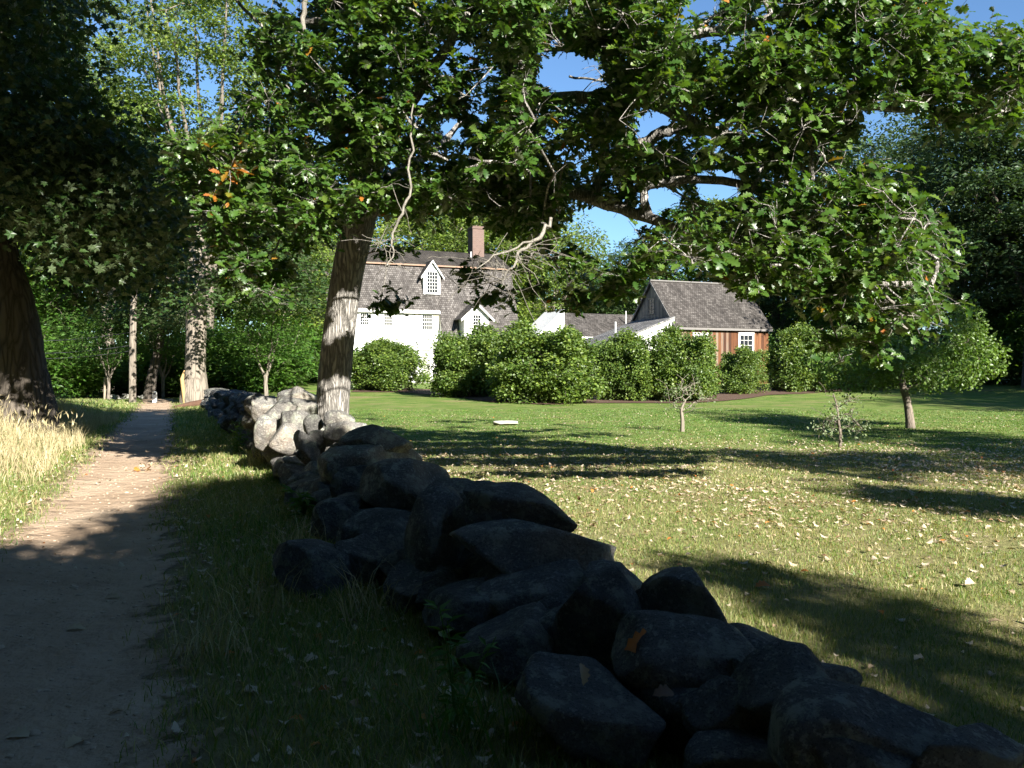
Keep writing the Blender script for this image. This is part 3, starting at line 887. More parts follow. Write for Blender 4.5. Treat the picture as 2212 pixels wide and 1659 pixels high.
# dark gable side windows (face -x)
for (yc, z0, z1, ww) in ((2.2, 3.6, 5.2, .9), (6.6, 3.6, 5.2, .9), (2.2, .9, 2.5, .9), (6.6, .9, 2.5, .9), (4.6, 6.4, 7.8, .8)):
    b = MB()
    b.box((-.05, yc - ww / 2 - .1, z0 - .1), (-.003, yc - ww / 2, z1 + .1)); b.box((-.05, yc + ww / 2, z0 - .1), (-.003, yc + ww / 2 + .1, z1 + .1))
    b.box((-.05, yc - ww / 2, z1), (-.003, yc + ww / 2, z1 + .1)); b.box((-.05, yc - ww / 2, z0 - .1), (-.003, yc + ww / 2, z0))
    for k2 in range(1, 4): b.box((-.03, yc - ww / 2 + ww * k2 / 4 - .012, z0), (-.006, yc - ww / 2 + ww * k2 / 4 + .012, z1))
    for k2 in range(1, 6): b.box((-.032, yc - ww / 2, z0 + (z1 - z0) * k2 / 6 - .012), (-.008, yc + ww / 2, z0 + (z1 - z0) * k2 / 6 + .012))
    w = b.build('window', M['sash'], house)
    b = MB(); b.quad((-.009, yc + ww / 2, z0), (-.009, yc - ww / 2, z0), (-.009, yc - ww / 2, z1), (-.009, yc + ww / 2, z1)); b.build('pane', M['glass'], w)

# barn
BP = at(1460, 800, 58.0); BP[2] = float(H(BP[0], BP[1])) - .05
def fb(x, y, off=0.0):
    r = ray(x, y); t = ((BP + EY * off - CAM) @ EY) / (r @ EY)
    q = CAM + r * t - BP
    return q @ EX, q[2]
barn = thing('barn', 'barn of rust-brown boards with a steep shingled roof, its near gable dark', 'barn', BP, TH)
BW, BD = fb(1660, 700)[0], 6.2
_, bze = fb(1470, 699); _, bza = fb(1404, 606, BD / 2)
b = MB(); q = b.quad
q((0, 0, -1), (BW, 0, -1), (BW, 0, bze), (0, 0, bze), mi=0)
q((0, BD, -1), (0, 0, -1), (0, 0, bze), (0, BD, bze), mi=1); b.tri((0, BD, bze), (0, 0, bze), (0, BD / 2, bza - .1), mi=1)
q((BW, 0, -1), (BW, BD, -1), (BW, BD, bze), (BW, 0, bze), mi=1); b.tri((BW, 0, bze), (BW, BD, bze), (BW, BD / 2, bza - .1), mi=1)
q((BW, BD, -1), (0, BD, -1), (0, BD, bze), (BW, BD, bze), mi=1)
b.build('wall', [M['red_board'], M['grey_board']], barn)
b = MB(); k = (bza - bze) / (BD / 2); o = .25
b.slab([(-.22, -o, bze - o * k + .05), (BW + .22, -o, bze - o * k + .05), (BW + .22, BD / 2, bza), (-.22, BD / 2, bza)], .10)
b.slab([(BW + .22, BD + o, bze - o * k + .05), (-.22, BD + o, bze - o * k + .05), (-.22, BD / 2, bza), (BW + .22, BD / 2, bza)], .10)
br = b.build('roof', M['shingle_barn'], barn)
b = MB(); b.box((-.24, BD / 2 - .13, bza - .03), (BW + .24, BD / 2 + .13, bza + .06)); b.build('ridge_board', M['grey_trim'], br)
b = MB(); b.box((-.2, -o - .01, bze - o * k - .16), (BW + .2, -o + .05, bze - o * k + .0)); b.box((0, -.05, bze - .22), (BW, -.003, bze - .06)); b.build('fascia', M['grey_trim'], barn)
for (a0, b0, a1, b1) in ((1400, 740, 1482, 605), (1092, 740, 1172, 605)):
    x0, z0 = fb(*c2(a0, b0)); x1, z1 = fb(*c2(a1, b1))
    window(barn, x0, z0, x1, z1, 0, 3, 4, fw=.14, depth=.06)
b = MB(); gy, gw = BD / 2 + .1, .36; g0 = bze + .9; g1 = g0 + 1.05
b.box((-.05, gy - gw - .09, g0 - .09), (-.003, gy - gw, g1 + .09)); b.box((-.05, gy + gw, g0 - .09), (-.003, gy + gw + .09, g1 + .09))
b.box((-.05, gy - gw, g1), (-.003, gy + gw, g1 + .09)); b.box((-.05, gy - gw, g0 - .09), (-.003, gy + gw, g0))
b.box((-.03, gy - .012, g0), (-.006, gy + .012, g1))
for k2 in (1, 2, 3): b.box((-.032, gy - gw, g0 + 1.05 * k2 / 4 - .014), (-.008, gy + gw, g0 + 1.05 * k2 / 4 + .014))
w = b.build('window', M['grey_trim'], barn); w['label'] = 'small grey framed loft window in the dark gable'
b = MB(); b.quad((-.009, gy + gw, g0), (-.009, gy - gw, g0), (-.009, gy - gw, g1), (-.009, gy + gw, g1)); b.build('pane', M['glass'], w)
b = MB()
for s_, ye in ((1, -o), (-1, BD + o)):
    p = [(-.25, ye, bze - o * k - .16), (-.25, BD / 2, bza - .2), (-.25, BD / 2, bza + .01), (-.25, ye, bze - o * k + .05)]
    b.slab(p[::-1] if s_ > 0 else p, .03)
b.build('bargeboard', M['grey_board'], barn)

# lean-to shed against the barn's near gable
SW, SD = 5.4, 5.2
shed = thing('lean_to_shed', 'white clapboard lean-to with a grey shingled roof against the barn gable', 'shed', BP + EX * (-SW - .06) + EY * .12, TH)
_, sh = fb(1428, 684); sl_ = sh - 2.0
b = MB(); q = b.quad
b.quad((0, 0, -1), (SW, 0, -1), (SW, 0, sl_), (0, 0, sl_)); b.tri((0, 0, sl_), (SW, 0, sl_), (SW, 0, sh - .05))
b.build('wall', M['clap'], shed)
b = MB(); b.quad((0, SD, -1), (0, 0, -1), (0, 0, sl_), (0, SD, sl_)); b.quad((SW, SD, -1), (0, SD, -1), (0, SD, sl_), (SW, SD, sh)); b.build('side_wall', M['clap_shade'], shed)
b = MB(); o = .25; k = (sh - sl_) / SW
b.slab([(-o, -.12, sl_ - o * k + .06), (SW, -.12, sh + .06), (SW, SD + .2, sh + .06), (-o, SD + .2, sl_ - o * k + .06)], .09)
b.build('roof', M['shingle_grey'], shed)
b = MB(); b.box((-o - .02, -.1, sl_ - o * k - .16), (-o + .03, SD + .2, sl_ - o * k - .035)); b.build('fascia', M['white'], shed)
window(shed, 3.3, 1.1, 4.1, 2.4, 0, 3, 4, fw=.1)
b = MB(); b.tube([(2.2, 2.6, sl_ + .5), (2.2, 2.6, sl_ + 1.75)], .07, 8); b.build('stove_pipe', M['lead'], shed)

# low wing between house and barn
EP = at(1226, 800, 66.5); EP[2] = float(H(EP[0], EP[1])) - .05
def fe(x, y, off=0.0):
    r = ray(x, y); t = ((EP + EY * off - CAM) @ EY) / (r @ EY)
    q = CAM + r * t - EP
    return q @ EX, q[2]
ell = thing('low_cottage', 'low white cottage with a brown shingled roof between the house and the barn', 'cottage', EP, TH)
LW, LD = 9.0, 6.0
_, lze = fe(1290, 724); _, lza = fe(1260, 677, LD / 2)
b = MB()
b.quad((0, 0, -1), (LW, 0, -1), (LW, 0, lze), (0, 0, lze)); b.quad((0, LD, -1), (0, 0, -1), (0, 0, lze), (0, LD, lze)); b.tri((0, LD, lze), (0, 0, lze), (0, LD / 2, lza - .1))
b.quad((LW, 0, -1), (LW, LD, -1), (LW, LD, lze), (LW, 0, lze)); b.tri((LW, 0, lze), (LW, LD, lze), (LW, LD / 2, lza - .1)); b.quad((LW, LD, -1), (0, LD, -1), (0, LD, lze), (LW, LD, lze))
q4 = [(-2.4, .6, -1), (-.004, .6, -1), (-.004, .6, lza + .12), (-2.4, .6, lze - .1)]                     # a higher saltbox end against its gable
b.quad(*q4); b.quad(*[(x, 4.5, z) for x, _y, z in q4[::-1]]); b.quad((-2.4, 4.5, -1), (-2.4, .6, -1), (-2.4, .6, lze - .1), (-2.4, 4.5, lze - .1))
b.quad((-2.4, .6, lze - .1), (-.004, .6, lza + .12), (-.004, 4.5, lza + .12), (-2.4, 4.5, lze - .1)); b.quad((-.004, .6, -1), (-.004, 4.5, -1), (-.004, 4.5, lza + .12), (-.004, .6, lza + .12))
b.build('wall', M['clap'], ell)
b = MB(); k = (lza - lze) / (LD / 2); o = .25
b.slab([(-.05, -o, lze - o * k + .05), (LW + .2, -o, lze - o * k + .05), (LW + .2, LD / 2, lza), (-.05, LD / 2, lza)], .09)
b.slab([(LW + .2, LD + o, lze - o * k + .05), (-.05, LD + o, lze - o * k + .05), (-.05, LD / 2, lza), (LW + .2, LD / 2, lza)], .09)
b.build('roof', M['shingle_barn'], ell)
b = MB(); b.box((0, -o - .03, lze - o * k - .13), (LW + .2, -o + .05, lze - o * k + .0)); b.build('cornice', M['white'], ell)
b = MB(); b.tube([(6.2, 1.6, lze + .6), (6.2, 1.6, lza + .2)], .05, 8); b.build('vent_pipe', M['lead'], ell)
window(ell, 2.0, 1.0, 2.9, 2.3, 0, 3, 4, fw=.1)

# ------------------------------------------------------------------ dry stone wall
import bmesh
def ico(sub):
    bm = bmesh.new(); bmesh.ops.create_icosphere(bm, subdivisions=sub, radius=1.0)
    v = np.array([x.co[:] for x in bm.verts]); f = np.array([[q.index for q in p.verts] for p in bm.faces]); bm.free()
    return v / np.linalg.norm(v, axis=1, keepdims=True), f
ICO = {3: ico(4), 4: ico(5)}
def lumps(v, rng, k, n=7):
    o = 0
    for _ in range(n):
        o = o + np.sin(v @ (unit(rng.standard_normal(3)) * k * rng.uniform(.6, 1.6)) + rng.uniform(0, 6.28))
    return o / n
def stone_shape(rng, dims, lvl=4, cuts=9, angular=.5):
    d, f = ICO[lvl]
    inv = np.ones(len(d)) ** 1
    pw = 9.0
    acc = np.ones(len(d)) * (1.0 / 1.08) ** pw
    for _ in range(cuts):
        n = unit(rng.standard_normal(3)); o = rng.uniform(.62, .95) * (1 - .16 * angular)
        c = np.maximum(d @ n, 0) / o
        acc += c ** pw
    pw2 = 16 + 44 * angular
    acc = np.zeros(len(d)); 
    acc += (1 / 1.05) ** pw2
    for _ in range(cuts):
        n = unit(rng.standard_normal(3)); o = rng.uniform(.52, .93) * (1 - .10 * angular)
        acc += (np.maximum(d @ n, 0) / o) ** pw2
    r = acc ** (-1 / pw2)
    sq = (np.abs(d) ** 3.0).sum(1) ** (-1 / 3.0)
    v = d * np.minimum(r * 1.12, sq)[:, None]
    v = v * (1 + .07 * lumps(v, rng, 2.2) + .060 * lumps(v, rng, 5) + .032 * lumps(v, rng, 11) + .014 * lumps(v, rng, 24) + .007 * lumps(v, rng, 48))[:, None]
    lo, hi = v.min(0), v.max(0)
    v = (v - (lo + hi) / 2) / (hi - lo)
    return v * np.array(dims), f

rng = np.random.default_rng(77)
stones = []                                              # (centre, dims, yaw, tilt, angular)
def dwall(x, off=0.0): return (2.298 + off) / ((x - 1106) / F + .416)
def st(x0, y0, x1, y1, off=0.0, ang=.35, d=None, deep=1.05, tilt=0.0):
    """a stone by its outline in the photo, at its distance along the wall"""
    xm, ym = (x0 + x1) / 2, (y0 + y1) / 2
    if d is None: d = dwall(xm, off)
    c = at(xm, ym, d)
    w, h = (x1 - x0) / F * d, (y1 - y0) / F * d
    g_ = 1.16 if d > 10 else 1.12; ang = min(1, ang + (.3 if d > 10 else .22))
    stones.append((c, (w * g_, max(w, h) * .5 * deep + .5 * h, h * g_), rng.uniform(-.3, .3), tilt, ang))
for a in [(1208, 1228, 1412, 1455, -.05, .2), (1035, 1225, 1262, 1432, -.1, .12), (1372, 1238, 1562, 1425, .25, .15), (1338, 1345, 1612, 1488, .0, .6, None, 1.1, .12),
          (1068, 1398, 1225, 1650, -.28, .3), (1178, 1480, 1410, 1680, -.1, .6), (1478, 1468, 1648, 1605, -.05, .6), (1580, 1408, 1805, 1570, .12, .45), (1690, 1515, 2110, 1720, .10, .9, None, .8, .10), (1960, 1580, 2200, 1720, .22, .8, None, .8, .2),
          (1478, 1588, 1705, 1700, -.12, .6), (1360, 1490, 1500, 1600, .0, .5), (985, 1050, 1242, 1165, .1, .25), (985, 1128, 1315, 1268, .06, .25), (880, 1058, 1002, 1300, -.34, .75), (1000, 1043, 1085, 1090, .25, .5),
          (788, 998, 977, 1135, .0, .2), (722, 1008, 835, 1120, -.2, .3), (700, 962, 905, 1068, .12, .35), (744, 922, 882, 985, .2, .5), (640, 1000, 730, 1060, -.3, .4), (588, 1170, 750, 1296, -1.05, .2, 6.15),
          (890, 1240, 1010, 1330, -.25, .3), (760, 1110, 900, 1230, -.35, .3), (640, 1050, 760, 1150, -.4, .4), (950, 1290, 1080, 1390, -.2, .3), (990, 1420, 1090, 1560, -.3, .3), (1250, 1590, 1420, 1720, -.25, .5), (1750, 1600, 1960, 1720, -.1, .6),
          (725, 1165, 850, 1290, -.78, .35), (835, 1225, 965, 1345, -.6, .4), (935, 1300, 1075, 1425, -.5, .3), (990, 1395, 1110, 1545, -.46, .4), (1060, 1530, 1205, 1690, -.42, .4), (680, 1080, 795, 1185, -.62, .35), (960, 1540, 1070, 1650, -.66, .4), (620, 1030, 700, 1110, -.6, .4),
          # the sunlit stretch
          (598, 839, 676, 900, -.15, .35), (574, 862, 678, 915, -.29, .45), (548, 859, 600, 912, -.54, .7), (560, 900, 610, 982, -.62, .5), (584, 918, 644, 980, -.49, .3), (600, 890, 670, 945, -.31, .35), (659, 898, 696, 937, -.12, .25),
          (705, 888, 764, 925, .22, .3), (705, 912, 790, 955, .15, .4), (644, 936, 684, 1002, -.36, .7), (667, 932, 705, 975, -.2, .6), (660, 916, 712, 950, .05, .4), (533, 852, 580, 902, -.57, .6), (525, 893, 555, 925, -.71, .6), (640, 965, 665, 990, -.45, .5)]:
    st(*a)
def ztop(y): return float(np.interp(y, [2, 2.6, 3.2, 4, 5, 7, 10, 13, 18, 30, 40], [.12, .30, .42, .62, .72, .82, .86, .92, 1.0, .85, .8]))
y = 2.0
while y < 37.5:                                          # the courses below and the far end of the wall
    stp = .40 if y < 14 else .62
    for lay, (zc, sz) in enumerate(((.14, .46), (.40, .40), (.66, .36))):
        for off in (-.40, 0.0, .36):
            if rng.random() < .12 or (y < 17 and off <= 0 and lay > 0) or (y < 9 and lay == 2): continue
            s_ = sz * rng.uniform(.75, 1.25)
            if zc + s_ * .40 > ztop(y) - (.12 if y < 17 else -.1): continue
            yy_ = y + rng.uniform(-.18, .18)
            xx = xwall(yy_) + off * (1.08 - .30 * lay) + rng.uniform(-.06, .06)
            stones.append((np.array([xx, yy_, float(H(xx, yy_)) + zc + rng.uniform(-.05, .05)]), (s_ * rng.uniform(.95, 1.35), s_ * rng.uniform(.9, 1.3), s_ * rng.uniform(.68, .92)), rng.uniform(0, 3.1), rng.uniform(-.2, .2), rng.uniform(.2, .8)))
    if y > 17:
        for off in (-.1, .22):
            yy_ = y + rng.uniform(-.1, .1); xx = xwall(yy_) + off; s_ = rng.uniform(.42, .68)
            stones.append((np.array([xx, yy_, float(H(xx, yy_)) + ztop(y) - .2]), (s_ * 1.2, s_, s_ * .72), rng.uniform(0, 3.1), rng.uniform(-.2, .2), rng.uniform(.3, .8)))
    y += stp
wall = thing('stone_wall', 'tumbled grey fieldstone wall between the dirt path and the lawn', 'stone wall', (1.3, 2.4, 0))
W0 = np.array([1.3, 2.4, 0])
n_named = 52
size = np.array([(max(d[0], d[2]) / max(c[1], 1)) * (1.0 if i < n_named else .55) for i, (c, d, *_r) in enumerate(stones)])
rank = np.argsort(np.argsort(-size))
rest = MB()
for i, (c, dims, yaw, tilt, ang) in enumerate(stones):
    far = c[1] > 12
    v, f = stone_shape(rng, dims, 3 if (far or rank[i] >= 100) else 4, 11, ang)
    Rm = np.array(Matrix.Rotation(yaw, 3, 'Z') @ Matrix.Rotation(tilt, 3, 'Y'))
    v = v @ Rm.T
    if rank[i] < 100:
        b = MB(); b.add(v, f)
        o = b.build('stone', M['granite_pale' if c[1] > 9.6 else 'granite'], wall, smooth=True)
        o.location = Vector(c - W0)
    else:
        rest.add(v + c - W0, f)
o = rest.build('rubble', M['granite'], wall, smooth=True); tag(o, kind='stuff')

# ------------------------------------------------------------------ grass
rng = np.random.default_rng(5)
def blades(mb, P, h, w, lean, tint, rng):
    n = len(P)
    a = rng.uniform(0, 6.283, n); la = rng.uniform(0, 6.283, n)
    sx = np.stack([np.cos(a), np.sin(a), 0 * a], -1) * w[:, None] * .5
    ld = np.stack([np.cos(la), np.sin(la), 0 * la], -1) * (lean * h)[:, None]
    up = np.array([0, 0, 1.0]) * h[:, None]
    mid = P + up * .55 + ld * .35; tp = P + up * (1 - .25 * lean[:, None]) + ld
    V = np.stack([P - sx, P + sx, mid - sx * .8, mid + sx * .8, tp], 1)
    k = np.arange(n)[:, None] * 5
    Vf = V.reshape(-1, 3)
    tt = np.repeat(tint, 5)
    mb.add(Vf, k + np.array([0, 1, 3, 2]), tt)
    mb.f.append((mb_f_tri(k) + mb.n - len(Vf), 0))
def mb_f_tri(k): return k + np.array([2, 3, 4])

def in_view(P, m=420):
    q = pix(P); return (q[:, 0] > -m) & (q[:, 0] < 2212 + m) & (q[:, 1] < 1659 + m + 40) & (P[:, 1] > .5)
def scatter(rng, n, x0, x1, y0, y1):
    P = np.stack([rng.uniform(x0, x1, n), rng.uniform(y0, y1, n), np.zeros(n)], -1); P[:, 2] = H(P[:, 0], P[:, 1]) - .004
    return P
g = MB()
for (y0, y1, dens, w, h0, h1) in ((1.8, 6, 6500, .0036, .022, .058), (6, 11, 2400, .006, .022, .052), (11, 19, 700, .012, .022, .05), (19, 34, 180, .024, .025, .05)):
    xl, xr = xwall(y1) + .1, .85 * y1 + 1.0
    P = scatter(rng, int(dens * (xr - xl) * (y1 - y0)), xl, xr, y0, y1)
    P = P[in_view(P) & (P[:, 0] > xwall(P[:, 1]) + .25)]
    clump = wob(P[:, 0], P[:, 1], 3.2, 21) + .7 * wob(P[:, 0], P[:, 1], 8, 22)
    P = P[rng.random(len(P)) < .62 + .5 * clump]
    cl = wob(P[:, 0], P[:, 1], 1.4, 23) * .5 + wob(P[:, 0], P[:, 1], 5, 24) * .35
    n = len(P); dry = .68 - .32 * ss(15, 21, P[:, 1] + 3 * wob(P[:, 0], P[:, 1], .4, 25))
    t = np.clip(rng.normal(dry, .22, n) + cl * .35, 0, 1)
    blades(g, P, rng.uniform(h0, h1, n) * (1 + .5 * cl), w * rng.uniform(.7, 1.3, n), rng.uniform(.1, .9, n), t, rng)
# verge between path and wall, and left of the path
for (y0, y1, dens, w, h0, h1) in ((1.8, 6, 3000, .005, .04, .12), (6, 12, 1500, .008, .04, .12), (12, 22, 520, .014, .05, .13), (22, 42, 170, .025, .05, .14)):
    P = scatter(rng, int(dens * 8 * (y1 - y0)), 0, 1, y0, y1)
    P[:, 0] = xpath(P[:, 1]) + rng.uniform(-5.0, 3.0, len(P)); P[:, 2] = H(P[:, 0], P[:, 1])
    dx = P[:, 0] - xpath(P[:, 1])
    edge = path_w(P[:, 1]) + .10 * wob(P[:, 0], P[:, 1], 6, 31)
    keep = (np.abs(dx) > edge - .30 * rng.random(len(P)) ** 2) & in_view(P) & (P[:, 0] < xwall(P[:, 1]) - .25)
    keep &= rng.random(len(P)) < .30 + .5 * ss(0, .7, np.abs(dx) - edge) + .3 * wob(P[:, 0], P[:, 1], 4, 32)
    P = P[keep]; n = len(P)
    t = np.clip(rng.normal(.70, .20, n) + .2 * wob(P[:, 0], P[:, 1], 1.6, 33), 0, 1)
    blades(g, P, rng.uniform(h0, h1, n), w * rng.uniform(.7, 1.3, n), rng.uniform(.2, 1.0, n), t, rng)
tag(g.build('grass', M['grass']), 'short grass of the lawn and the path verges', 'grass', kind='stuff')

g = MB()                                                 # tall dry grass on the bank and tufts by the wall
P = scatter(rng, 52000, -16, -3, 8, 27)
dl = xpath(P[:, 1]) - P[:, 0]
P = P[(dl > 1.15 + .35 * wob(P[:, 0], P[:, 1], 1.3, 41)) & (dl < 7.5) & in_view(P, 150) & (P[:, 1] > 11.4 + .4 * wob(P[:, 0], P[:, 1], 2, 42)) & (rng.random(len(P)) < ss(11.0, 13.5, P[:, 1]) + .1)]
n = len(P)
hh = rng.uniform(.22, .70, n) * (0.72 + .28 * ss(1.7, 3.5, xpath(P[:, 1]) - P[:, 0])) * (1 + .25 * wob(P[:, 0], P[:, 1], 2.2, 43))
blades(g, P, hh, rng.uniform(.007, .014, n), rng.uniform(.1, .75, n), np.clip(rng.normal(.55, .25, n), 0, 1), rng)
Q = P[rng.random(n) < .05]; k = len(Q)                   # seed heads
hd = MB()
leaves(g, Q + np.array([0, 0, 1]) * rng.uniform(.4, .68, k)[:, None], rvec(rng, k), rvec(rng, k) * .3 + np.array([0, 0, 1]), rng.uniform(.10, .2, k), SIMPLE, rng.uniform(.4, .9, k), .35)
tag(g.build('tall_grass', M['straw']), 'tall straw-coloured dry grass on the bank left of the path', 'dry grass', kind='stuff')

# tufts and stalks at the foot of the wall
def tuft(name, label, P0, n, h, mat, spread=.25, w=.006, lean=(.2, .9), cat='grass tuft', group=None):
    root = np.array(P0); b = MB()
    P = np.zeros((n, 3)); P[:, :2] = rng.normal(0, spread * .5, (n, 2)); P[:, 2] = H(root[0] + P[:, 0], root[1] + P[:, 1]) - root[2] - .01
    blades(b, P, rng.uniform(.4, 1.0, n) * h, w * rng.uniform(.7, 1.4, n), rng.uniform(*lean, n), rng.uniform(.1, .9, n), rng)
    o = b.build(name, mat); o.location = root
    return tag(o, label, cat, group)
TG = 'wild grass tufts along the foot of the wall'
for (x, y, n, h, mat, lab) in ((800, 1330, 60, .5, 'straw', 'thin brown grass tuft in shade at the wall foot by the low boulder'),
                               (560, 1330, 50, .45, 'straw', 'thin dry grass tuft standing in shade on the verge midway to the wall'),
                               (450, 1420, 90, .35, 'straw', 'low dry grass tuft in shade near the path edge'),
                               (640, 1200, 70, .45, 'straw', 'dry grass stalks arching before the dark boulders'),
                               (560, 1010, 80, .5, 'straw', 'dry curved stalks in front of the sunlit stones'),
                               (600, 1040, 110, .35, 'weed', 'green grass tuft at the edge of the sunlit verge below the wall'),
                               (1000, 1600, 90, .4, 'weed', 'dark green grass tuft at the bottom of the wall near the camera')):
    p = ground_at(x, y); tuft('grass_tuft', lab, p, n, h, M[mat], .24, .007, group=TG)
def weed(name, label, P0, h, ns, nl, size, seed, group=None):
    r2 = np.random.default_rng(seed)
    root = thing(name, label, 'weed', P0, group=group)
    b = MB(); lp = []; la = []
    for k in range(ns):
        e = np.array([r2.normal(0, .12), r2.normal(0, .12), h * r2.uniform(.7, 1)])
        t_ = np.linspace(0, 1, 7)[:, None]
        pts = e * t_ + np.array([e[0], e[1], 0]) * (t_ ** 2 - t_) * .6 + r2.normal(0, .02, 3) * t_
        pts[0, 2] = -.03
        b.tube(pts, np.linspace(.006, .002, 7), 5)
        u_ = r2.uniform(.1, 1, nl)
        for q in u_:
            lp.append(e * q + np.array([e[0], e[1], 0]) * (q * q - q) * .6); la.append(r2.normal(0, 1, 3) * [1, 1, .3] + [0, 0, .35])
    b.build('stem', M['weed'], root)
    b = MB(); lp = np.array(lp); la = np.array(la); k = len(lp)
    leaves(b, lp, rvec(r2, k) * .5 + np.array([0, 0, 1]), la, size * r2.uniform(.6, 1.2, k), SIMPLE, r2.random(k), .6)
    b.build('foliage', M['weed'], root)
    return root
weed('goldenrod', 'bright green leafy weed in the sun before the pale wall stones', ground_at(515, 985), .75, 7, 26, .11, 3)
weed('goldenrod', 'tall dark weed in deep shade against the near boulders', ground_at(985, 1600), .6, 3, 22, .10, 4)
weed('burdock', 'broad leaved weed in shade beside the wall, below the sunlit verge', ground_at(660, 1120), .35, 5, 8, .20, 5)

# ------------------------------------------------------------------ fallen leaves
rng = np.random.default_rng(9)
def litter_tint(n): return rng.choice(np.array([.1, .25, .45, .6, .75, .85, .95]), n, p=[.10, .12, .22, .24, .17, .07, .08]) + rng.uniform(-.04, .04, n)
P = scatter(rng, 135000, -12, 22, 2.0, 30)
x, y_ = P[:, 0], P[:, 1]
rightside = x > xwall(y_) + .35
dens = np.where(rightside, .10 + .62 * ss(6.0, 10.5, y_) * (1 - ss(15.5, 19.5, y_ + 1.2 * wob(x, y_, .5, 51))) * (.5 + .6 * wob(x, y_, .8, 52) + .7 * wob(x, y_, 3.0, 53)) + .01, .42 * (1 - ss(14, 22, y_)))
dens = np.where(rightside & (y_ > 19), .022, dens)
dpth = np.abs(x - xpath(y_))
dens = np.where(~rightside & (dpth < .8), .025 + .12 * ss(.4, .8, dpth), dens)
dens = np.where((x < xwall(y_) + .4) & (x > xwall(y_) - .3), 0, dens)
P = P[(rng.random(len(P)) < np.minimum(1, dens * .95)) & in_view(P)]
n = len(P)
P[:, 2] += rng.uniform(.012, .045, n)
nr = np.array([0, 0, 1.0]) + rng.normal(0, .17, (n, 3)) + (P[:, 1:2] > 8) * rng.normal(0, .14, (n, 3)); nr[rng.random(n) < .55] *= -1
g = MB()
tv, tf = DRY
curl = tv.copy(); curl[:, 2] += .25 * curl[:, 0] ** 2 * 4 - .15 * (curl[:, 1] - .5) ** 2
leaves(g, P, nr, rvec(rng, n), rng.uniform(.03, .088, n), (curl, tf), litter_tint(n), rng.uniform(.7, 1.2))
tag(g.build('leaf_litter', M['dry_leaf'], smooth=True), 'dry tan and rusty oak leaves strewn over the grass', 'fallen leaves', kind='stuff')
def one_leaf(label, p, size, nrm, axis, tint, group='single fallen leaves near the camera'):
    b = MB(); leaves(b, np.zeros((1, 3)), np.array([nrm], float), np.array([axis], float), np.array([size]), (curl, tf), np.array([tint]), 1.1)
    o = b.build('fallen_leaf', M['dry_leaf'], smooth=True); o.location = p
    return tag(o, label, 'leaf', group)
def gl(x, y, dz=.03): return ground_at(x, y) + np.array([0, 0, dz])
one_leaf('orange brown leaf wedged upright between two shaded boulders', at(1350, 1402, 3.62), .16, (.1, -.8, .5), (1, .2, .35), .93)
one_leaf('curled tan leaf lying in a gap under the angular grey stone', at(1410, 1500, 3.25), .10, (.2, -.5, .9), (1, .3, .1), .0)
one_leaf('small tan leaf standing on edge under the tall shaded boulder', at(1262, 1482, 3.4), .09, (.6, -.7, .2), (.1, 0, 1), .4)
one_leaf('pale leaf on the shaded path with a pile of litter beside it', gl(140, 1370), .12, (0, -.2, 1), (1, .3, 0), .8)
one_leaf('large pale leaf at the lower edge of the path by the frame', gl(10, 1605), .11, (0, -.3, 1), (1, .2, 0), .84)
one_leaf('pale lobed leaf on the dark path beside the larger one', gl(140, 1630), .11, (.2, -.1, 1), (.3, 1, 0), .72)
one_leaf('pale leaf on the shaded verge in front of the wall', gl(655, 1440), .09, (.2, -.5, 1), (.6, .6, 0), .8)
one_leaf('pale leaf lying alone at the shaded edge of the path', gl(225, 1300), .11, (0, -.3, 1), (1, .2, 0), .7)
one_leaf('white leaf shining alone on the sunlit lawn to the right', gl(2085, 1272, .04), .11, (.2, -.6, 1), (.8, .3, .2), .86)
one_leaf('orange leaf lying on green lawn past the wall', gl(1630, 1275, .03), .13, (0, -.3, 1), (1, .2, 0), .93)
# yellow sprig on the path
sp = ground_at(303, 1022)
sprig = thing('leafy_sprig', 'small sprig of yellow leaves lying on the sunlit path', 'sprig', sp)
b = MB(); b.tube([(-.12, 0, .01), (0, .02, .05), (.1, 0, .12), (.13, -.02, .2)], [.006, .005, .004, .002], 5); b.build('stem', M['small_bark'], sprig)
b = MB(); k = 16; leaves(b, np.array([0, 0, .06]) + rng.normal(0, 1, (k, 3)) * [.09, .05, .05], rvec(rng, k) + [0, -.3, .6], rvec(rng, k) + [0, 0, .4], rng.uniform(.09, .14, k), OAK, rng.choice([.5, .6, .95, .97], k), 1.1)
b.build('foliage', M['dry_leaf'], sprig)

g = MB()                                                 # grit and pebbles trodden into the path
pv, pf_ = ico(2)
for _ in range(700):
    y = 2.2 + 12 * rng.random() ** 1.6; x = float(xpath(y)) + rng.normal(0, .42)
    s_ = rng.uniform(.004, .014) * (1.8 if rng.random() < .08 else 1)
    g.add(pv * np.array([s_ * rng.uniform(.8, 1.5), s_ * rng.uniform(.8, 1.4), s_ * .6]) * (1 + .15 * rng.standard_normal((len(pv), 1))) + np.array([x, y, float(H(x, y)) + .025]), pf_)
tag(g.build('pebbles', M['grit'], smooth=True), 'grit and small pebbles trodden into the dirt path', 'pebbles', kind='stuff')

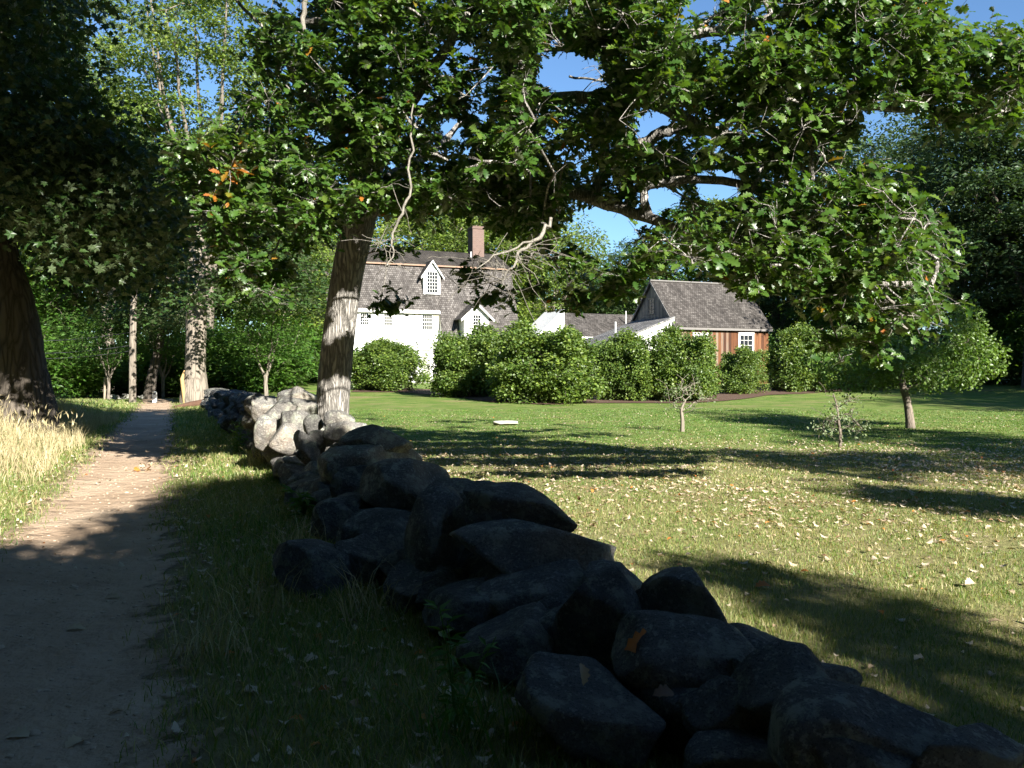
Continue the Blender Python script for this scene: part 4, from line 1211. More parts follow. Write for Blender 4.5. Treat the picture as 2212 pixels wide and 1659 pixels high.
# ------------------------------------------------------------------ small things of the place
def rock(name, label, x, y, d, dims, mat, ang=.6, group=None, sink=.3):
    v, f = stone_shape(rng, dims, 3, 10, ang); b = MB(); b.add(v, f); o = b.build(name, mat, smooth=True)
    p = at(x, y, d); p[2] = float(H(p[0], p[1])) + dims[2] * (.5 - sink); o.location = p
    return tag(o, label, 'rock', group)
rock('flat_stone', 'pale flat stone set in the green lawn before the lilacs', 1092, 918, 24.5, (.75, .4, .16), M['slab'], .9, sink=.12)
RB = 'pale stones at the far end of the path'
for (x, y, d, w, lab) in ((253, 868, 46, .5, 'small pale stone left of the bare pole at the path end'), (272, 868, 46.5, .7, 'pale stone touching the foot of the bare pole'), (310, 866, 46, .6, 'pale stone right of the bare pole at the path end'),
                          (240, 866, 45.5, .6, 'pale stone beside the slim young maple')):
    rock('path_stone', lab, x, y, d, (w, w * .8, w * .6), M['slab'], .5, RB)
def post(name, label, x, d, h, r, mat, cat='post', lean=0):
    p = at(x, 860, d); p[2] = float(H(p[0], p[1]))
    b = MB(); b.tube([(0, 0, -.3), (lean * .5, 0, h * .5), (lean, 0, h - .04), (lean, 0, h)], [r, r * .97, r * .95, r * .8], 10, bump=.03, rng=rng); o = b.build(name, mat, smooth=True); o.location = p
    return tag(o, label, cat)
post('wooden_post', 'thin brown wooden stake standing left of the slim young maple', 226, 43, 1.15, .07, M['post_wood'], lean=.04)
mk = at(334, 858, 41.5); mk[2] = float(H(mk[0], mk[1]))
b = MB(); b.box((-.09, -.06, -.3), (.09, .06, .5)); b.tube([(0, -.06, .5), (0, .06, .5)], .09, 14)
o = b.build('stone_marker', M['white']); o.location = mk; tag(o, 'small white round topped marker at the end of the path', 'marker')
pole = thing('utility_pole', 'bare pale wooden pole at the end of the path with thin wires', 'pole', (at(286, 860, 40.5)[0], 40.5, float(H(at(286, 860, 40.5)[0], 40.5))))
b = MB(); b.tube([(0, 0, -.5), (.03, 0, 2.6), (.12, 0, 5.5), (.2, 0, 9.0)], [.17, .16, .15, .13], 14); b.build('shaft', M['pale_bark'], pole, smooth=True)
for k, (zz, s_) in enumerate(((3.35, 0), (2.72, .1), (2.45, .15))):
    b = MB(); tt = np.linspace(0, 1, 20)[:, None]
    pts = np.array([0.05, .1, zz + .1]) + np.array([-13, 4, .25]) * tt + np.array([0, 0, -.5]) * (4 * tt * (1 - tt)); b.tube(pts, .018, 5); b.build('wire', M['wire'], pole)
lg = at(440, 868, 37.0); lg[2] = float(H(lg[0], lg[1]))
b = MB(); b.tube([(-1.1, -.5, .02), (-.6, -.1, .10), (0, .1, .16), (.7, .1, .14), (1.0, .0, .1)], [.06, .14, .19, .16, .10], 12, bump=.08, rng=rng)
o = b.build('rotten_log', M['rot_wood'], smooth=True); o.location = lg; tag(o, 'reddish rotten log at the foot of the big maple by the wall', 'log')

# ------------------------------------------------------------------ the big oak by the wall
rng = np.random.default_rng(2024)
OB = at(716, 905, 15.3); OB[2] = float(H(OB[0], OB[1]))
oak = thing('oak_tree', 'great spreading oak rising behind the wall, its crown hanging over the whole lawn', 'tree', OB)
sk = Skel(60000)
def L3(*a): return np.array([at(x, y, d) for x, y, d in a]) - OB
trunk = np.vstack([[at(712, 960, 15.3) - OB], L3((716, 900, 15.3), (724, 800, 15.28), (736, 690, 15.25), (751, 590, 15.2), (766, 520, 15.15), (776, 465, 15.1))])
k_ = 15.25 / F
i0 = sk.path(trunk, [43 * k_, 36.5 * k_, 35 * k_, 34 * k_, 33.5 * k_, 35 * k_, 37 * k_], sub=5)
def limb(pts, rad, frm=None, sub=5, jit=.012):
    p = L3(*pts)
    i = i0 if frm is None else sk.near(p[0], 0)
    return sk.path(np.vstack([[sk.p[i]], p]), np.concatenate([[rad[0]], rad]), i, sub, jit, rng)
limb([(830, 436, 14.9), (930, 402, 14.2), (1010, 378, 13.6), (1062, 330, 13.0), (1100, 265, 12.5), (1118, 190, 12.2), (1122, 90, 12), (1135, -60, 12)], [.20, .18, .17, .16, .14, .12, .10, .08])
limb([(1190, 212, 12.0), (1290, 208, 11.5), (1400, 222, 11.2), (1500, 268, 10.8), (1600, 300, 10.4), (1700, 345, 10.2), (1760, 372, 10)], [.09, .085, .08, .075, .06, .05, .03], (1112, 215, 12.3))
limb([(1190, 60, 11.6), (1300, 50, 11), (1430, 80, 10.5), (1560, 60, 10.1), (1750, 20, 9.8)], [.08, .075, .07, .06, .04], (1122, 110, 12))
limb([(1600, 230, 10.4), (1726, 216, 10), (1830, 218, 9.8), (1950, 235, 9.6), (2080, 200, 9.4)], [.05, .045, .04, .035, .02], (1480, 255, 10.9))
limb([(1120, 425, 13.2), (1220, 410, 12.5), (1310, 440, 12), (1400, 470, 11.4), (1500, 505, 11), (1600, 560, 10.6), (1700, 590, 10.3)], [.12, .10, .085, .075, .06, .05, .03], (1000, 385, 13.7))
limb([(1330, 345, 12.2), (1384, 314, 12), (1433, 284, 11.8), (1490, 270, 11.7), (1560, 250, 11.5)], [.085, .09, .085, .07, .04], (1220, 412, 12.5))
limb([(1400, 400, 11.3), (1560, 390, 10.8), (1700, 430, 10.4), (1850, 470, 10), (1950, 540, 9.8)], [.06, .055, .045, .035, .02], (1310, 430, 12))
limb([(778, 380, 15.2), (792, 280, 15.2), (806, 150, 15.3), (815, 20, 15.4), (825, -150, 15.5)], [.24, .21, .19, .16, .12])
limb([(725, 420, 14.6), (650, 395, 13.8), (570, 378, 13.0), (500, 400, 12.4), (440, 395, 12)], [.12, .10, .08, .06, .03])
limb([(760, 350, 14.4), (700, 250, 13.6), (640, 170, 12.6), (600, 100, 12)], [.12, .10, .07, .04])
limb([(840, 300, 13.8), (900, 200, 12.6), (960, 110, 11.6), (1010, 30, 11)], [.12, .10, .07, .04])
limb([(850, 380, 15.8), (930, 330, 17.5), (1000, 260, 19)], [.11, .09, .05])
limb([(700, 380, 16.2), (620, 330, 17.6), (540, 290, 19)], [.11, .09, .05])
limb([(1160, 500, 12.9), (1170, 540, 12.6)], [.045, .03], (1120, 430, 13.2))
n_limb = sk.n
GAPS = [[(1165, 118), (1230, 104), (1300, 135), (1312, 190), (1262, 212), (1190, 205), (1150, 180)],
        [(1368, 250), (1420, 232), (1462, 262), (1450, 300), (1398, 318), (1372, 300)],
        [(1500, 378), (1560, 362), (1612, 385), (1598, 425), (1540, 446), (1505, 425)],
        [(1375, 415), (1420, 395), (1478, 418), (1460, 455), (1395, 450)],
        [(1225, 470), (1290, 440), (1350, 455), (1378, 500), (1350, 548), (1270, 556), (1228, 520)],
        [(1850, 245), (1905, 228), (1985, 245), (2000, 285), (1920, 300), (1862, 285)],
        [(1486, -30), (1562, -30), (1560, 22), (1520, 44), (1490, 28)],
        [(1475, 245), (1510, 238), (1520, 262), (1488, 272)],
        [(945, 262), (990, 255), (1000, 300), (960, 310)]]
MASKS = [  # outline in the frame, distance range, clusters, leaves shrink
    ('left', [(560, 60), (640, 40), (760, -60), (1160, -60), (1160, 420), (1000, 470), (830, 470), (770, 452), (742, 470), (660, 545), (600, 640), (520, 610), (470, 560), (440, 470), (372, 380), (400, 310), (520, 270), (540, 170)], (10.6, 16.5), 430),
    ('top', [(1100, -60), (2030, -60), (2040, 40), (2100, 70), (2240, 80), (2260, 230), (2120, 285), (1990, 250), (1880, 262), (1790, 350), (1640, 350), (1480, 350), (1330, 330), (1200, 300), (1100, 400)], (8.8, 14.5), 560),
    ('mid', [(880, 420), (1100, 300), (1330, 320), (1500, 350), (1700, 350), (1760, 420), (1620, 500), (1460, 470), (1330, 480), (1240, 470), (1160, 500), (1000, 470)], (10.0, 14.5), 150),
    ('right', [(1372, 480), (1470, 500), (1600, 470), (1720, 400), (1880, 350), (1960, 420), (2012, 470), (2035, 560), (2030, 690), (1950, 720), (1830, 700), (1720, 650), (1660, 620), (1560, 590), (1460, 560), (1400, 540)], (8.6, 12.4), 235),
    ('lowleft', [(1290, 600), (1370, 540), (1440, 555), (1430, 600), (1390, 640), (1320, 650)], (10.0, 11.6), 12),
    ('lowmid', [(1560, 600), (1640, 590), (1680, 640), (1620, 668), (1585, 650)], (9.6, 10.6), 8),
    ('sprig', [(985, 590), (1050, 578), (1120, 600), (1115, 672), (1075, 668), (1030, 640)], (12.2, 13.4), 7),
    ('sprig', [(1120, 540), (1240, 560), (1290, 610), (1270, 670), (1170, 650), (1125, 610)], (12.0, 13.6), 14),
    ('sprig', [(790, 640), (850, 608), (868, 650), (840, 690), (800, 668)], (13.4, 14.2), 3),
    ('sprig', [(800, 560), (880, 500), (910, 540), (850, 590), (810, 600)], (13.6, 14.6), 5),
    ('sprig', [(1040, 470), (1230, 480), (1300, 540), (1280, 580), (1180, 540), (1060, 500)], (12.0, 14.0), 16),
    ('sprig', [(1700, 720), (1790, 700), (1900, 730), (1930, 790), (1820, 800), (1720, 770)], (9.2, 10.4), 5)]
cen = []; cm = []
for mi, (nm, poly, (d0, d1), n) in enumerate(MASKS):
    pa = np.array(poly); got = 0
    while got < n:
        x, y = rng.uniform(pa[:, 0].min(), pa[:, 0].max()), rng.uniform(pa[:, 1].min(), pa[:, 1].max())
        X, Y = np.array([x]), np.array([y])
        if not inpoly(X, Y, poly)[0]: continue
        if any(inpoly(X, Y, g_)[0] for g_ in GAPS): continue
        d = rng.uniform(d0, d1)
        if nm in ('left', 'top') and rng.random() < .35: d = rng.uniform(d0, d0 + 1.8)
        cen.append(at(x, y, d) - OB); cm.append(mi); got += 1
cap = ellipsoid_pts(rng, 420, (2.0, -2.8, 9.6), (6.2, 6.0, 4.4), .2, -.6)   # the crown goes on above the frame
pc_ = pix(cap + OB)
cap = cap[(pc_[:, 1] < -80) & ((cap + OB)[:, 1] > 3)]
ncen = len(cen); cen = np.vstack([np.array(cen), cap]); cm = np.array(cm + [99] * len(cap))
# whorls of leaves at the twig tips
tips = []; tdir = []; tcl = []
for j in range(len(cen)):
    sprig_ = cm[j] != 99 and MASKS[cm[j]][0] == 'sprig'
    R_ = .8 if cm[j] == 99 else .34 if sprig_ else .50
    for _ in range(8 if cm[j] == 99 else 9):
        d = rng.standard_normal(3) * [1, 1, .7]
        d = d / np.linalg.norm(d) * R_ * rng.uniform(.35, 1.0)
        tips.append(cen[j] + d); tdir.append(unit(d)); tcl.append(j)
tips = np.array(tips); tdir = np.array(tdir); tcl = np.array(tcl)
nl = 10
tix = np.repeat(np.arange(len(tips)), nl)
T = tips[tix]; D = tdir[tix]; n = len(T)
back = rng.uniform(0, .22, n)
pos = T - D * back[:, None] + rng.normal(0, .015, (n, 3))
ax = D * .8 + rvec(rng, n) * 1.0 + np.array([0, 0, -.25])
nr = rvec(rng, n) * .75 + np.array([.15, -.25, .9])
sz = rng.uniform(.085, .175, n)
pxy = pix(pos + unit(ax) * sz[:, None] * .5 + OB)
capm = cm[tcl[tix]] == 99
bad = np.zeros(n, bool)
for g_ in GAPS: bad |= inpoly(pxy[:, 0], pxy[:, 1], g_)
ok = np.zeros(n, bool)
for nm, poly, _d, _n in MASKS: ok |= inpoly(pxy[:, 0], pxy[:, 1], poly)
keep = capm | (~bad & (ok | (rng.random(n) < .42)))
# the house front and the barn roof stay in sight under the crown
for clear in ([(880, 545), (1130, 560), (960, 650), (780, 600), (790, 700), (960, 900), (700, 900), (775, 520)], [(1425, 600), (1560, 612), (1640, 690), (1480, 690), (1400, 640)], [(690, 560), (790, 560), (790, 850), (690, 850)]):
    keep &= ~inpoly(pxy[:, 0], pxy[:, 1], clear) | (np.isin(cm[tcl[tix]], [6, 7, 8, 9, 10]))
su = pos[:, 0] * .8387 + pos[:, 1] * .5446; sh_ = pos[:, 0] * .5446 - pos[:, 1] * .8387      # a gap in the crown lets the sun onto the trunk
z0 = pos[:, 2] - sh_ * math.tan(e_)
lit = (np.abs(su - .10 * z0 + .05 * np.sin(pos[:, 2] * 9)) < .46) & (sh_ > .4) & (((z0 > -.4) & (z0 < 1.40)) | ((z0 > 1.95) & (z0 < 2.85)))
keep &= ~lit
land = pos + OB - SUN * ((pos + OB)[:, 2:3] / SUN[2])       # sun flecks: openings in the crown above the streaked part of the lawn
lp = pix(land); q_ = inpoly(lp[:, 0], lp[:, 1], [(700, 880), (1500, 900), (1700, 990), (1500, 1080), (900, 1075), (760, 960)])
keep &= ~(q_ & (rng.random(n) < .93) & (wob(land[:, 0] * .22 + land[:, 1] * .10, land[:, 1], 2.2, 71) + .5 * wob(land[:, 0] * .5, land[:, 1], 4.5, 72) < -.14))
alive = np.bincount(tix[keep], minlength=len(tips)) > 1
calive = np.bincount(tcl[alive], minlength=len(cen)) > 1
ends = np.full(len(cen), -1)
for j in np.argsort([np.min(np.linalg.norm(sk.p[:n_limb] - c, axis=1)) for c in cen]):
    if calive[j]: ends[j] = sk.grow(cen[j], rng, seg=.45, arch=.10, jit=.07, up=.45, lo=22)
for k in np.nonzero(alive)[0]:
    j = tcl[k]
    if ends[j] < 0: continue
    m_ = sk.add(sk.p[ends[j]] * .5 + tips[k] * .5 + rng.normal(0, .03, 3), ends[j])
    sk.add(tips[k], m_)
r = sk.radii(.003, 2.3)
b = MB(); sk.mesh(b, r, rng, sides=(26, 9, 5, 3), thr=(.15, .04, .012), bump=.008)
b.build('trunk', M['oak_bark'], oak, smooth=True)
keep &= (ends >= 0)[tcl[tix]]
pos, ax, nr, sz = pos[keep], ax[keep], nr[keep], sz[keep]
tn = rng.uniform(0, .93, len(pos)); clj = tcl[tix][keep]
tn = np.clip(tn * .7 + rng.uniform(0, .28, len(cen))[clj], 0, .93); o_ = rng.random(len(pos)) < .006
browned = rng.random(len(cen)) < .008
o_ |= browned[clj] & (rng.random(len(pos)) < .5)
tn[o_] = rng.uniform(.955, 1, o_.sum())
b = MB(); leaves(b, pos, nr, ax, sz, OAK, tn, 1.08)
b.build('crown', M['oak_leaf'], oak, smooth=True)
print('oak leaves', len(pos), 'nodes', sk.n)

def dead_branch(pts, rad, nt, seed, label, ln=.5, depth=2):
    r2 = np.random.default_rng(seed); s2 = Skel(4000)
    s2.path(L3(*pts), np.array(rad), sub=4, jit=.02, rng=r2)
    base = s2.n
    lo = int(base * .45)
    for gen in range(depth):
        m0 = s2.n
        for _ in range(nt * (gen + 1)):
            i = r2.integers(lo if gen == 0 else base, m0)
            a = s2.p[i]; L_ = ln * r2.uniform(.5, 1.2) / (1 + .7 * gen)
            d = unit(r2.standard_normal(3) * [1, 1, .8]) * L_
            par = i
            for q in (.35, .7, 1.0): par = s2.add(a + d * q + r2.normal(0, .035 * L_, 3) + np.array([0, 0, -.10 * L_ * q * q]), par)
    rr = s2.radii(.003, 2.6)
    rr = np.minimum(rr, np.where(np.arange(s2.n) < base, 9, .006))
    b = MB(); s2.mesh(b, rr, r2, sides=(8, 7, 5, 4), thr=(.1, .03, .01))
    b.build('dead_branch', M['dead_wood'], oak, smooth=True)['label'] = label
dead_branch([(893, 225, 10.2), (888, 320, 10.1), (886, 400, 10.1), (872, 460, 10.1), (850, 512, 10.1), (848, 545, 10.1), (835, 575, 10.1)], [.009, .013, .016, .017, .015, .011, .006], 12, 5, 'bare bleached branch hanging in front of the trunk', .42)
dead_branch([(1190, 470, 10.2), (1165, 510, 10.0), (1130, 540, 9.9), (1110, 575, 9.8), (1085, 605, 9.8)], [.022, .026, .020, .014, .007], 22, 6, 'bare bleached branch with many twigs above the house roof', .65)
dead_branch([(1150, 522, 9.95), (1080, 545, 9.8), (1030, 580, 9.7)], [.015, .012, .006], 12, 16, 'bare bleached side branch', .5, 1)
dead_branch([(668, -30, 11.5), (655, 40, 11.5), (662, 95, 11.5)], [.035, .035, .015], 1, 7, 'bare pale branch hanging at the top', .2, 1)
dead_branch([(1560, 575, 10.6), (1480, 548, 11.0), (1410, 505, 11.3)], [.03, .03, .02], 4, 8, 'pale bare branch over the barn', .4, 1)
dead_branch([(1880, 600, 9.6), (1930, 660, 9.5), (1960, 710, 9.5)], [.022, .018, .008], 6, 9, 'pale bare twigs at the lower edge', .4)
dead_branch([(1230, 165, 12), (1290, 172, 11.8), (1340, 165, 11.7)], [.018, .016, .007], 6, 10, 'bare twigs in the gap of sky', .3)

# ------------------------------------------------------------------ leaning dark tree at the frame's edge, and its low canopy
def masked_tree(name, label, base_px, d, trunk_pts, trunk_r, masks, leaf, bark, seed, lsize, nl, R_, tmpl, tip=.005, limbs=(), gaps=(), flat=.6, upb=.9, hidden=()):
    r2 = np.random.default_rng(seed)
    B = at(base_px[0], base_px[1], d); B[2] = float(H(B[0], B[1]))
    root = thing(name, label, 'tree', B)
    s2 = Skel(60000)
    tp = np.array([at(*q) for q in trunk_pts]) - B; tp = np.vstack([[tp[0][0], tp[0][1], -.25], tp])
    top = s2.path(tp, np.concatenate([[trunk_r[0] * 1.15], trunk_r]), sub=4)
    for pts, rad in limbs:
        p = np.array([at(*q) for q in pts]) - B
        i = s2.near(p[0], 0); s2.path(np.vstack([[s2.p[i]], p]), np.concatenate([[rad[0]], rad]), i, 4, .05, r2)
    C = []
    for poly, (d0, d1), n in masks:
        pa = np.array(poly); g0 = 0
        while g0 < n:
            x, y = r2.uniform(pa[:, 0].min(), pa[:, 0].max()), r2.uniform(pa[:, 1].min(), pa[:, 1].max()); X, Y = np.array([x]), np.array([y])
            if not inpoly(X, Y, poly)[0] or any(inpoly(X, Y, q)[0] for q in gaps): continue
            C.append(at(x, y, r2.uniform(d0, d1)) - B); g0 += 1
    if len(hidden): C = C + list(np.array(hidden))
    C = np.array(C)
    C = C[np.argsort([np.min(np.linalg.norm(s2.p[:s2.n] - c, axis=1)) for c in C])]
    for c in C: s2.grow(c, r2, seg=.8, lo=8, up=.5)
    rr = s2.radii(tip)
    b = MB(); s2.mesh(b, rr, r2, sides=(20, 8, 4, 3), thr=(.15, .05, .02), bump=.02); b.build('trunk', bark, root, smooth=True)
    b = MB(); spray_leaves(b, r2, C, nl, R_ * r2.uniform(.7, 1.2, len(C)), flat, lsize, tmpl, upb)
    b.build('crown', leaf, root)
    return root
LB = at(45, 900, 19.0)
r2 = np.random.default_rng(31)
hid = ellipsoid_pts(r2, 60, (-2, -1, 12), (7, 6, 4.5), .3, -.6)
masked_tree('maple_tree', 'old dark maple with a thick leaning trunk at the tall dry grass', (52, 900), 19.0,
            [(48, 880, 19), (42, 800, 19), (34, 720, 19), (22, 640, 19), (0, 560, 19), (-15, 480, 19), (-20, 380, 19), (-20, 200, 19.2), (0, -50, 19.5)],
            np.array([.72, .56, .52, .46, .40, .38, .34, .28, .2]),
            [([(-60, -60), (175, -60), (172, 40), (150, 90), (176, 140), (188, 250), (230, 300), (330, 350), (350, 480), (300, 560), (150, 570), (120, 510), (60, 480), (-60, 520)], (14.0, 22.0), 300),
             ([(-60, 300), (330, 420), (400, 540), (330, 640), (240, 640), (130, 580), (-60, 480)], (17, 24), 90)],
            M['dark_leaf'], M['dark_bark'], 31, .135, 95, .72, MAPLE, limbs=[([(60, 330, 17.5), (150, 260, 16), (220, 330, 15.5)], [.14, .10, .05]), ([(60, 450, 18), (160, 430, 18), (280, 500, 18.5)], [.12, .08, .04])],
            gaps=[[(0, 395), (40, 400), (60, 440), (0, 450)]], hidden=hid)
# maple with the pale trunk beside the path, farther back; dark leaves stand in for the shade on its crown
masked_tree('maple_tree', 'maple with a straight pale sunlit trunk where the wall ends', (421, 865), 40.0,
            [(421, 850, 40), (422, 800, 40), (423, 740, 40), (424, 680, 40), (424, 600, 40), (426, 480, 40), (430, 330, 40)],
            np.array([.66, .48, .46, .48, .42, .34, .2]),
            [([(190, 330), (330, 300), (450, 280), (600, 300), (640, 430), (650, 560), (600, 650), (480, 660), (400, 690), (300, 640), (230, 600), (200, 470)], (35, 45), 150),
             ([(250, 640), (360, 690), (390, 720), (300, 730), (230, 700)], (41.5, 46), 18), ([(560, 560), (690, 580), (680, 640), (600, 680), (540, 650)], (36, 42), 22)],
            M['dark_leaf'], M['pale_bark'], 32, .19, 120, 1.35, BROAD, tip=.012, flat=.28, upb=1.3,
            limbs=[([(470, 600, 39), (540, 520, 38), (600, 430, 37)], [.2, .14, .07]), ([(370, 600, 40), (310, 520, 40), (260, 420, 41)], [.18, .12, .06])])
# split raw slab leaning against that trunk
sp = at(398, 862, 39.4); sp[2] = float(H(sp[0], sp[1]))
b = MB(); b.tube([(0, 0, -.1), (-.04, 0, .6), (-.10, 0, 1.2), (-.02, .1, 1.6)], [.05, .08, .085, .03], 8, bump=.1, rng=rng); o = b.build('split_wood', M['raw_wood'], smooth=True); o.location = sp
tag(o, 'tall strip of raw yellow split wood standing at the left of the pale maple trunk', 'split wood')

# ------------------------------------------------------------------ trees near and far by kinds
def ground(x, y): return float(H(x, y))
WG = 'trees of the woods round the old house'
P_yel = tree_proto('shade_tree', 'x', 'tree', 101, 18, 11.0, (5.2, 5.2, 6.6), .32, M['pale_bark'], M['ash_leaf'], 170, 105, 1.35, .36, .34, 7, .35, group=WG)
P_yel2 = tree_proto('shade_tree', 'x', 'tree', 102, 18, 11.5, (6.0, 5.6, 6.2), .34, M['pale_bark'], M['ash_leaf'], 170, 105, 1.4, .36, .4, 8, .3, group=WG)
P_grn = tree_proto('shade_tree', 'x', 'tree', 103, 18, 10.6, (5.6, 5.6, 7.2), .36, M['dark_bark'], M['maple_leaf'], 180, 110, 1.4, .36, .30, 7, .3, group=WG)
P_grn2 = tree_proto('shade_tree', 'x', 'tree', 104, 18, 10.6, (5.0, 5.0, 7.2), .34, M['dark_bark'], M['dark_leaf'], 180, 110, 1.4, .36, .35, 7, .3, group=WG)
P_loc = tree_proto('locust_tree', 'x', 'tree', 105, 18, 11.0, (5.4, 5.4, 6.9), .32, M['dark_bark'], M['locust_leaf'], 230, 120, 1.2, .30, .30, 9, .28, group=WG, inner=.2)
P_tall = tree_proto('ash_tree', 'x', 'tree', 106, 26, 17.0, (7.6, 6.5, 9.0), .34, M['ash_bark'], M['ash_leaf'], 190, 190, 1.2, .27, .15, 11, .30, tip=.014, group=WG, inner=.3)
P_low = tree_proto('young_maple', 'x', 'tree', 107, 7, 4.6, (2.4, 2.2, 2.3), .13, M['pale_bark'], M['maple_leaf'], 62, 80, .8, .20, .3, 5, .25, group=WG)
P_pale = tree_proto('birch_tree', 'x', 'tree', 108, 16, 9.5, (4.2, 4.2, 6.2), .24, M['pale_bark'], M['pale_leaf'], 130, 100, 1.2, .32, .4, 7, .3, group=WG)
P_shrub = tree_proto('woodland_shrub', 'x', 'shrub', 109, 3.2, 1.7, (2.0, 1.8, 1.7), .05, M['small_bark'], M['maple_leaf'], 60, 110, .72, .22, .45, 6, .12, zcut=-.95, group='shrubs at the edge of the woods')
used = set()
def plant(proto, label, x, d, h, rot=None, wid=1.0, hp=18.0, X=None):
    px_ = at(x, 800, d)[0] if X is None else X
    s_ = h / hp
    rz = (hash(label) % 628) / 100.0 if rot is None else rot
    rz = rot if rot is not None else (sum(map(ord, label)) * 37 % 628) / 100.0
    loc = (px_, d, ground(px_, d) - .05)
    if proto.name not in used:
        used.add(proto.name)
        proto.location = loc; proto.rotation_euler = (0, 0, rz); proto.scale = (s_ * wid, s_ * wid, s_); proto['label'] = label
        return proto
    return dup(proto, label, loc, rz, (s_ * wid, s_ * wid, s_), proto.get('group'), proto.name.split('.')[0])
# behind the house, left to right
plant(P_tall, 'very tall airy ash with many pale limbs against the blue sky', 450, 54, 30, 0.6, .88, 26)
plant(P_yel, 'pale limbed tree standing close behind the left gable of the house', 640, 80, 20)
plant(P_yel2, 'yellow-green tree rising behind the house ridge left of the chimney', 900, 84, 20)
plant(P_yel, 'sunlit tree behind the brick chimney', 1075, 86, 20.5)
plant(P_grn, 'deep green tree filling the gap between the two behind the chimney', 990, 96, 24)
plant(P_yel2, 'yellow-green tree beyond the right end of the house roof', 1185, 88, 18.5)
plant(P_yel, 'smaller tree over the low cottage roof', 1270, 92, 13.5)
plant(P_grn2, 'dark tree just left of the barn gable', 1375, 84, 14.5)
plant(P_grn, 'green tree above the barn ridge', 1490, 82, 17.5)
plant(P_yel, 'pale yellow tree seen through the oak leaves above the barn', 1600, 88, 20.5)
plant(P_grn2, 'dark green tree behind the right end of the barn', 1680, 78, 17)
plant(P_yel2, 'tall yellow-green tree seen through the hanging oak leaves', 1770, 88, 20)
plant(P_grn, 'dark tree between the barn and the blue-green locusts', 1840, 72, 16)
plant(P_loc, 'airy blue-green locust whose top shows in a gap of sky', 1925, 66, 21.5, 1.0)
plant(P_loc, 'great dark locust behind the apple tree', 2075, 56, 18.5, 2.2, 1.05)
plant(P_loc, 'great dark locust cut by the frame edge', 2225, 52, 19.5, 4.0, 1.1)
plant(P_grn2, 'dark woodland tree low behind the locust trunks', 2140, 68, 14)
plant(P_grn2, 'dark tree beyond the lawn at the frame edge', 2300, 62, 17)
plant(P_grn, 'green tree behind the apple tree and the lilacs', 1960, 74, 13)
# woods on the left; dark leaved copies stand in for shade among them
plant(P_grn2, 'dark tree in the woods just left of the house', 590, 66, 20)
plant(P_grn2, 'green tree in the woods between the pale maple and the house', 520, 70, 22)
plant(P_grn2, 'dark tree behind the pale maple trunk', 455, 76, 22)
plant(P_yel, 'sunlit tree with pale limbs by the dark house gable', 620, 58, 13)
plant(P_grn2, 'green tree behind the bare pole', 330, 68, 20)
plant(P_grn2, 'dark tree behind the slim young maple', 240, 72, 21)
plant(P_grn, 'bright green tree beyond the leaning maple trunk', 150, 62, 17)
plant(P_pale, 'grey-green tree lit by the sun in a gap of the dark leaves', 95, 66, 13.5, None, 1, 16)
plant(P_yel2, 'yellow-green tree between the leaning maple and the tall ash', 235, 60, 23)
plant(P_grn2, 'green woodland tree far behind the tall dry grass', 30, 75, 20)
plant(P_grn2, 'dark woodland tree at the frame edge behind the leaning maple', -60, 62, 22)
plant(P_low, 'slim young maple with a pale trunk at the end of the path', 234, 42.5, 4.4, .4, .95, 7)
plant(P_low, 'bushy young maple to the right of the bare pole', 352, 47, 5.2, 2.0, 1.0, 7)
plant(P_low, 'young tree with a mottled trunk between the wall and the house', 575, 40, 5.6, 3.0, 1.0, 7)
ln = thing('leaning_tree', 'slanting trunk of a small tree beside the white marker', 'tree', (at(322, 860, 46)[0], 46, ground(at(322, 860, 46)[0], 46)), group=None)
r2 = np.random.default_rng(66); s2 = Skel(4000)
s2.path([(0, 0, -.2), (.12, 0, 1.0), (.5, 0, 2.6), (.75, 0, 4.0), (.8, 0, 5.2)], [.36, .28, .24, .20, .12])
C = ellipsoid_pts(r2, 26, (.8, 0, 4.7), (2.2, 1.8, 1.3), .3)
for c in C: s2.grow(c, r2, 1.0, lo=8)
b = MB(); s2.mesh(b, s2.radii(.012), r2); b.build('trunk', M['dark_bark'], ln, smooth=True)
b = MB(); spray_leaves(b, r2, C, 90, .8, .35, .15, SIMPLE); b.build('crown', M['pale_leaf'], ln)
for x, d, h, lab in ((140, 45, 3.0, 'bright green shrub beyond the dry grass near the thin wires'), (185, 52, 3.6, 'green shrub left of the slim young maple'), (262, 53, 3.0, 'green shrub between the slim young maple and the bare pole'),
                     (310, 52, 2.6, 'low shrub right behind the bare pole'), (350, 51, 3.2, 'green shrub behind the white marker'), (392, 50, 3.4, 'shrub just left of the pale maple trunk'), (470, 52, 3.8, 'dark shrub right of the pale maple trunk'),
                     (520, 54, 4.0, 'shrub behind the low far end of the wall'), (570, 50, 3.6, 'shrub behind the mottled young tree'), (630, 56, 4.4, 'shrub beside the dark gable of the house'), (85, 44, 3.4, 'shrub touching the leaning maple trunk'),
                     (20, 46, 4.0, 'shrub behind the leaning maple trunk'), (660, 64, 4.6, 'tall shrub at the back corner of the dark gable'),
                     (2010, 60, 3.6, 'dark shrub at the lawn edge behind the apple trunk'), (2110, 58, 4.2, 'dark shrub under the great locust'), (2215, 56, 4.4, 'dark shrub at the lawn edge by the frame'), (1930, 63, 4.0, 'dark shrub behind the apple crown'), (1260, 72, 3.6, 'shrub behind the low cottage')):
    plant(P_shrub, lab, x, d, h, None, 1.25, 3.2)

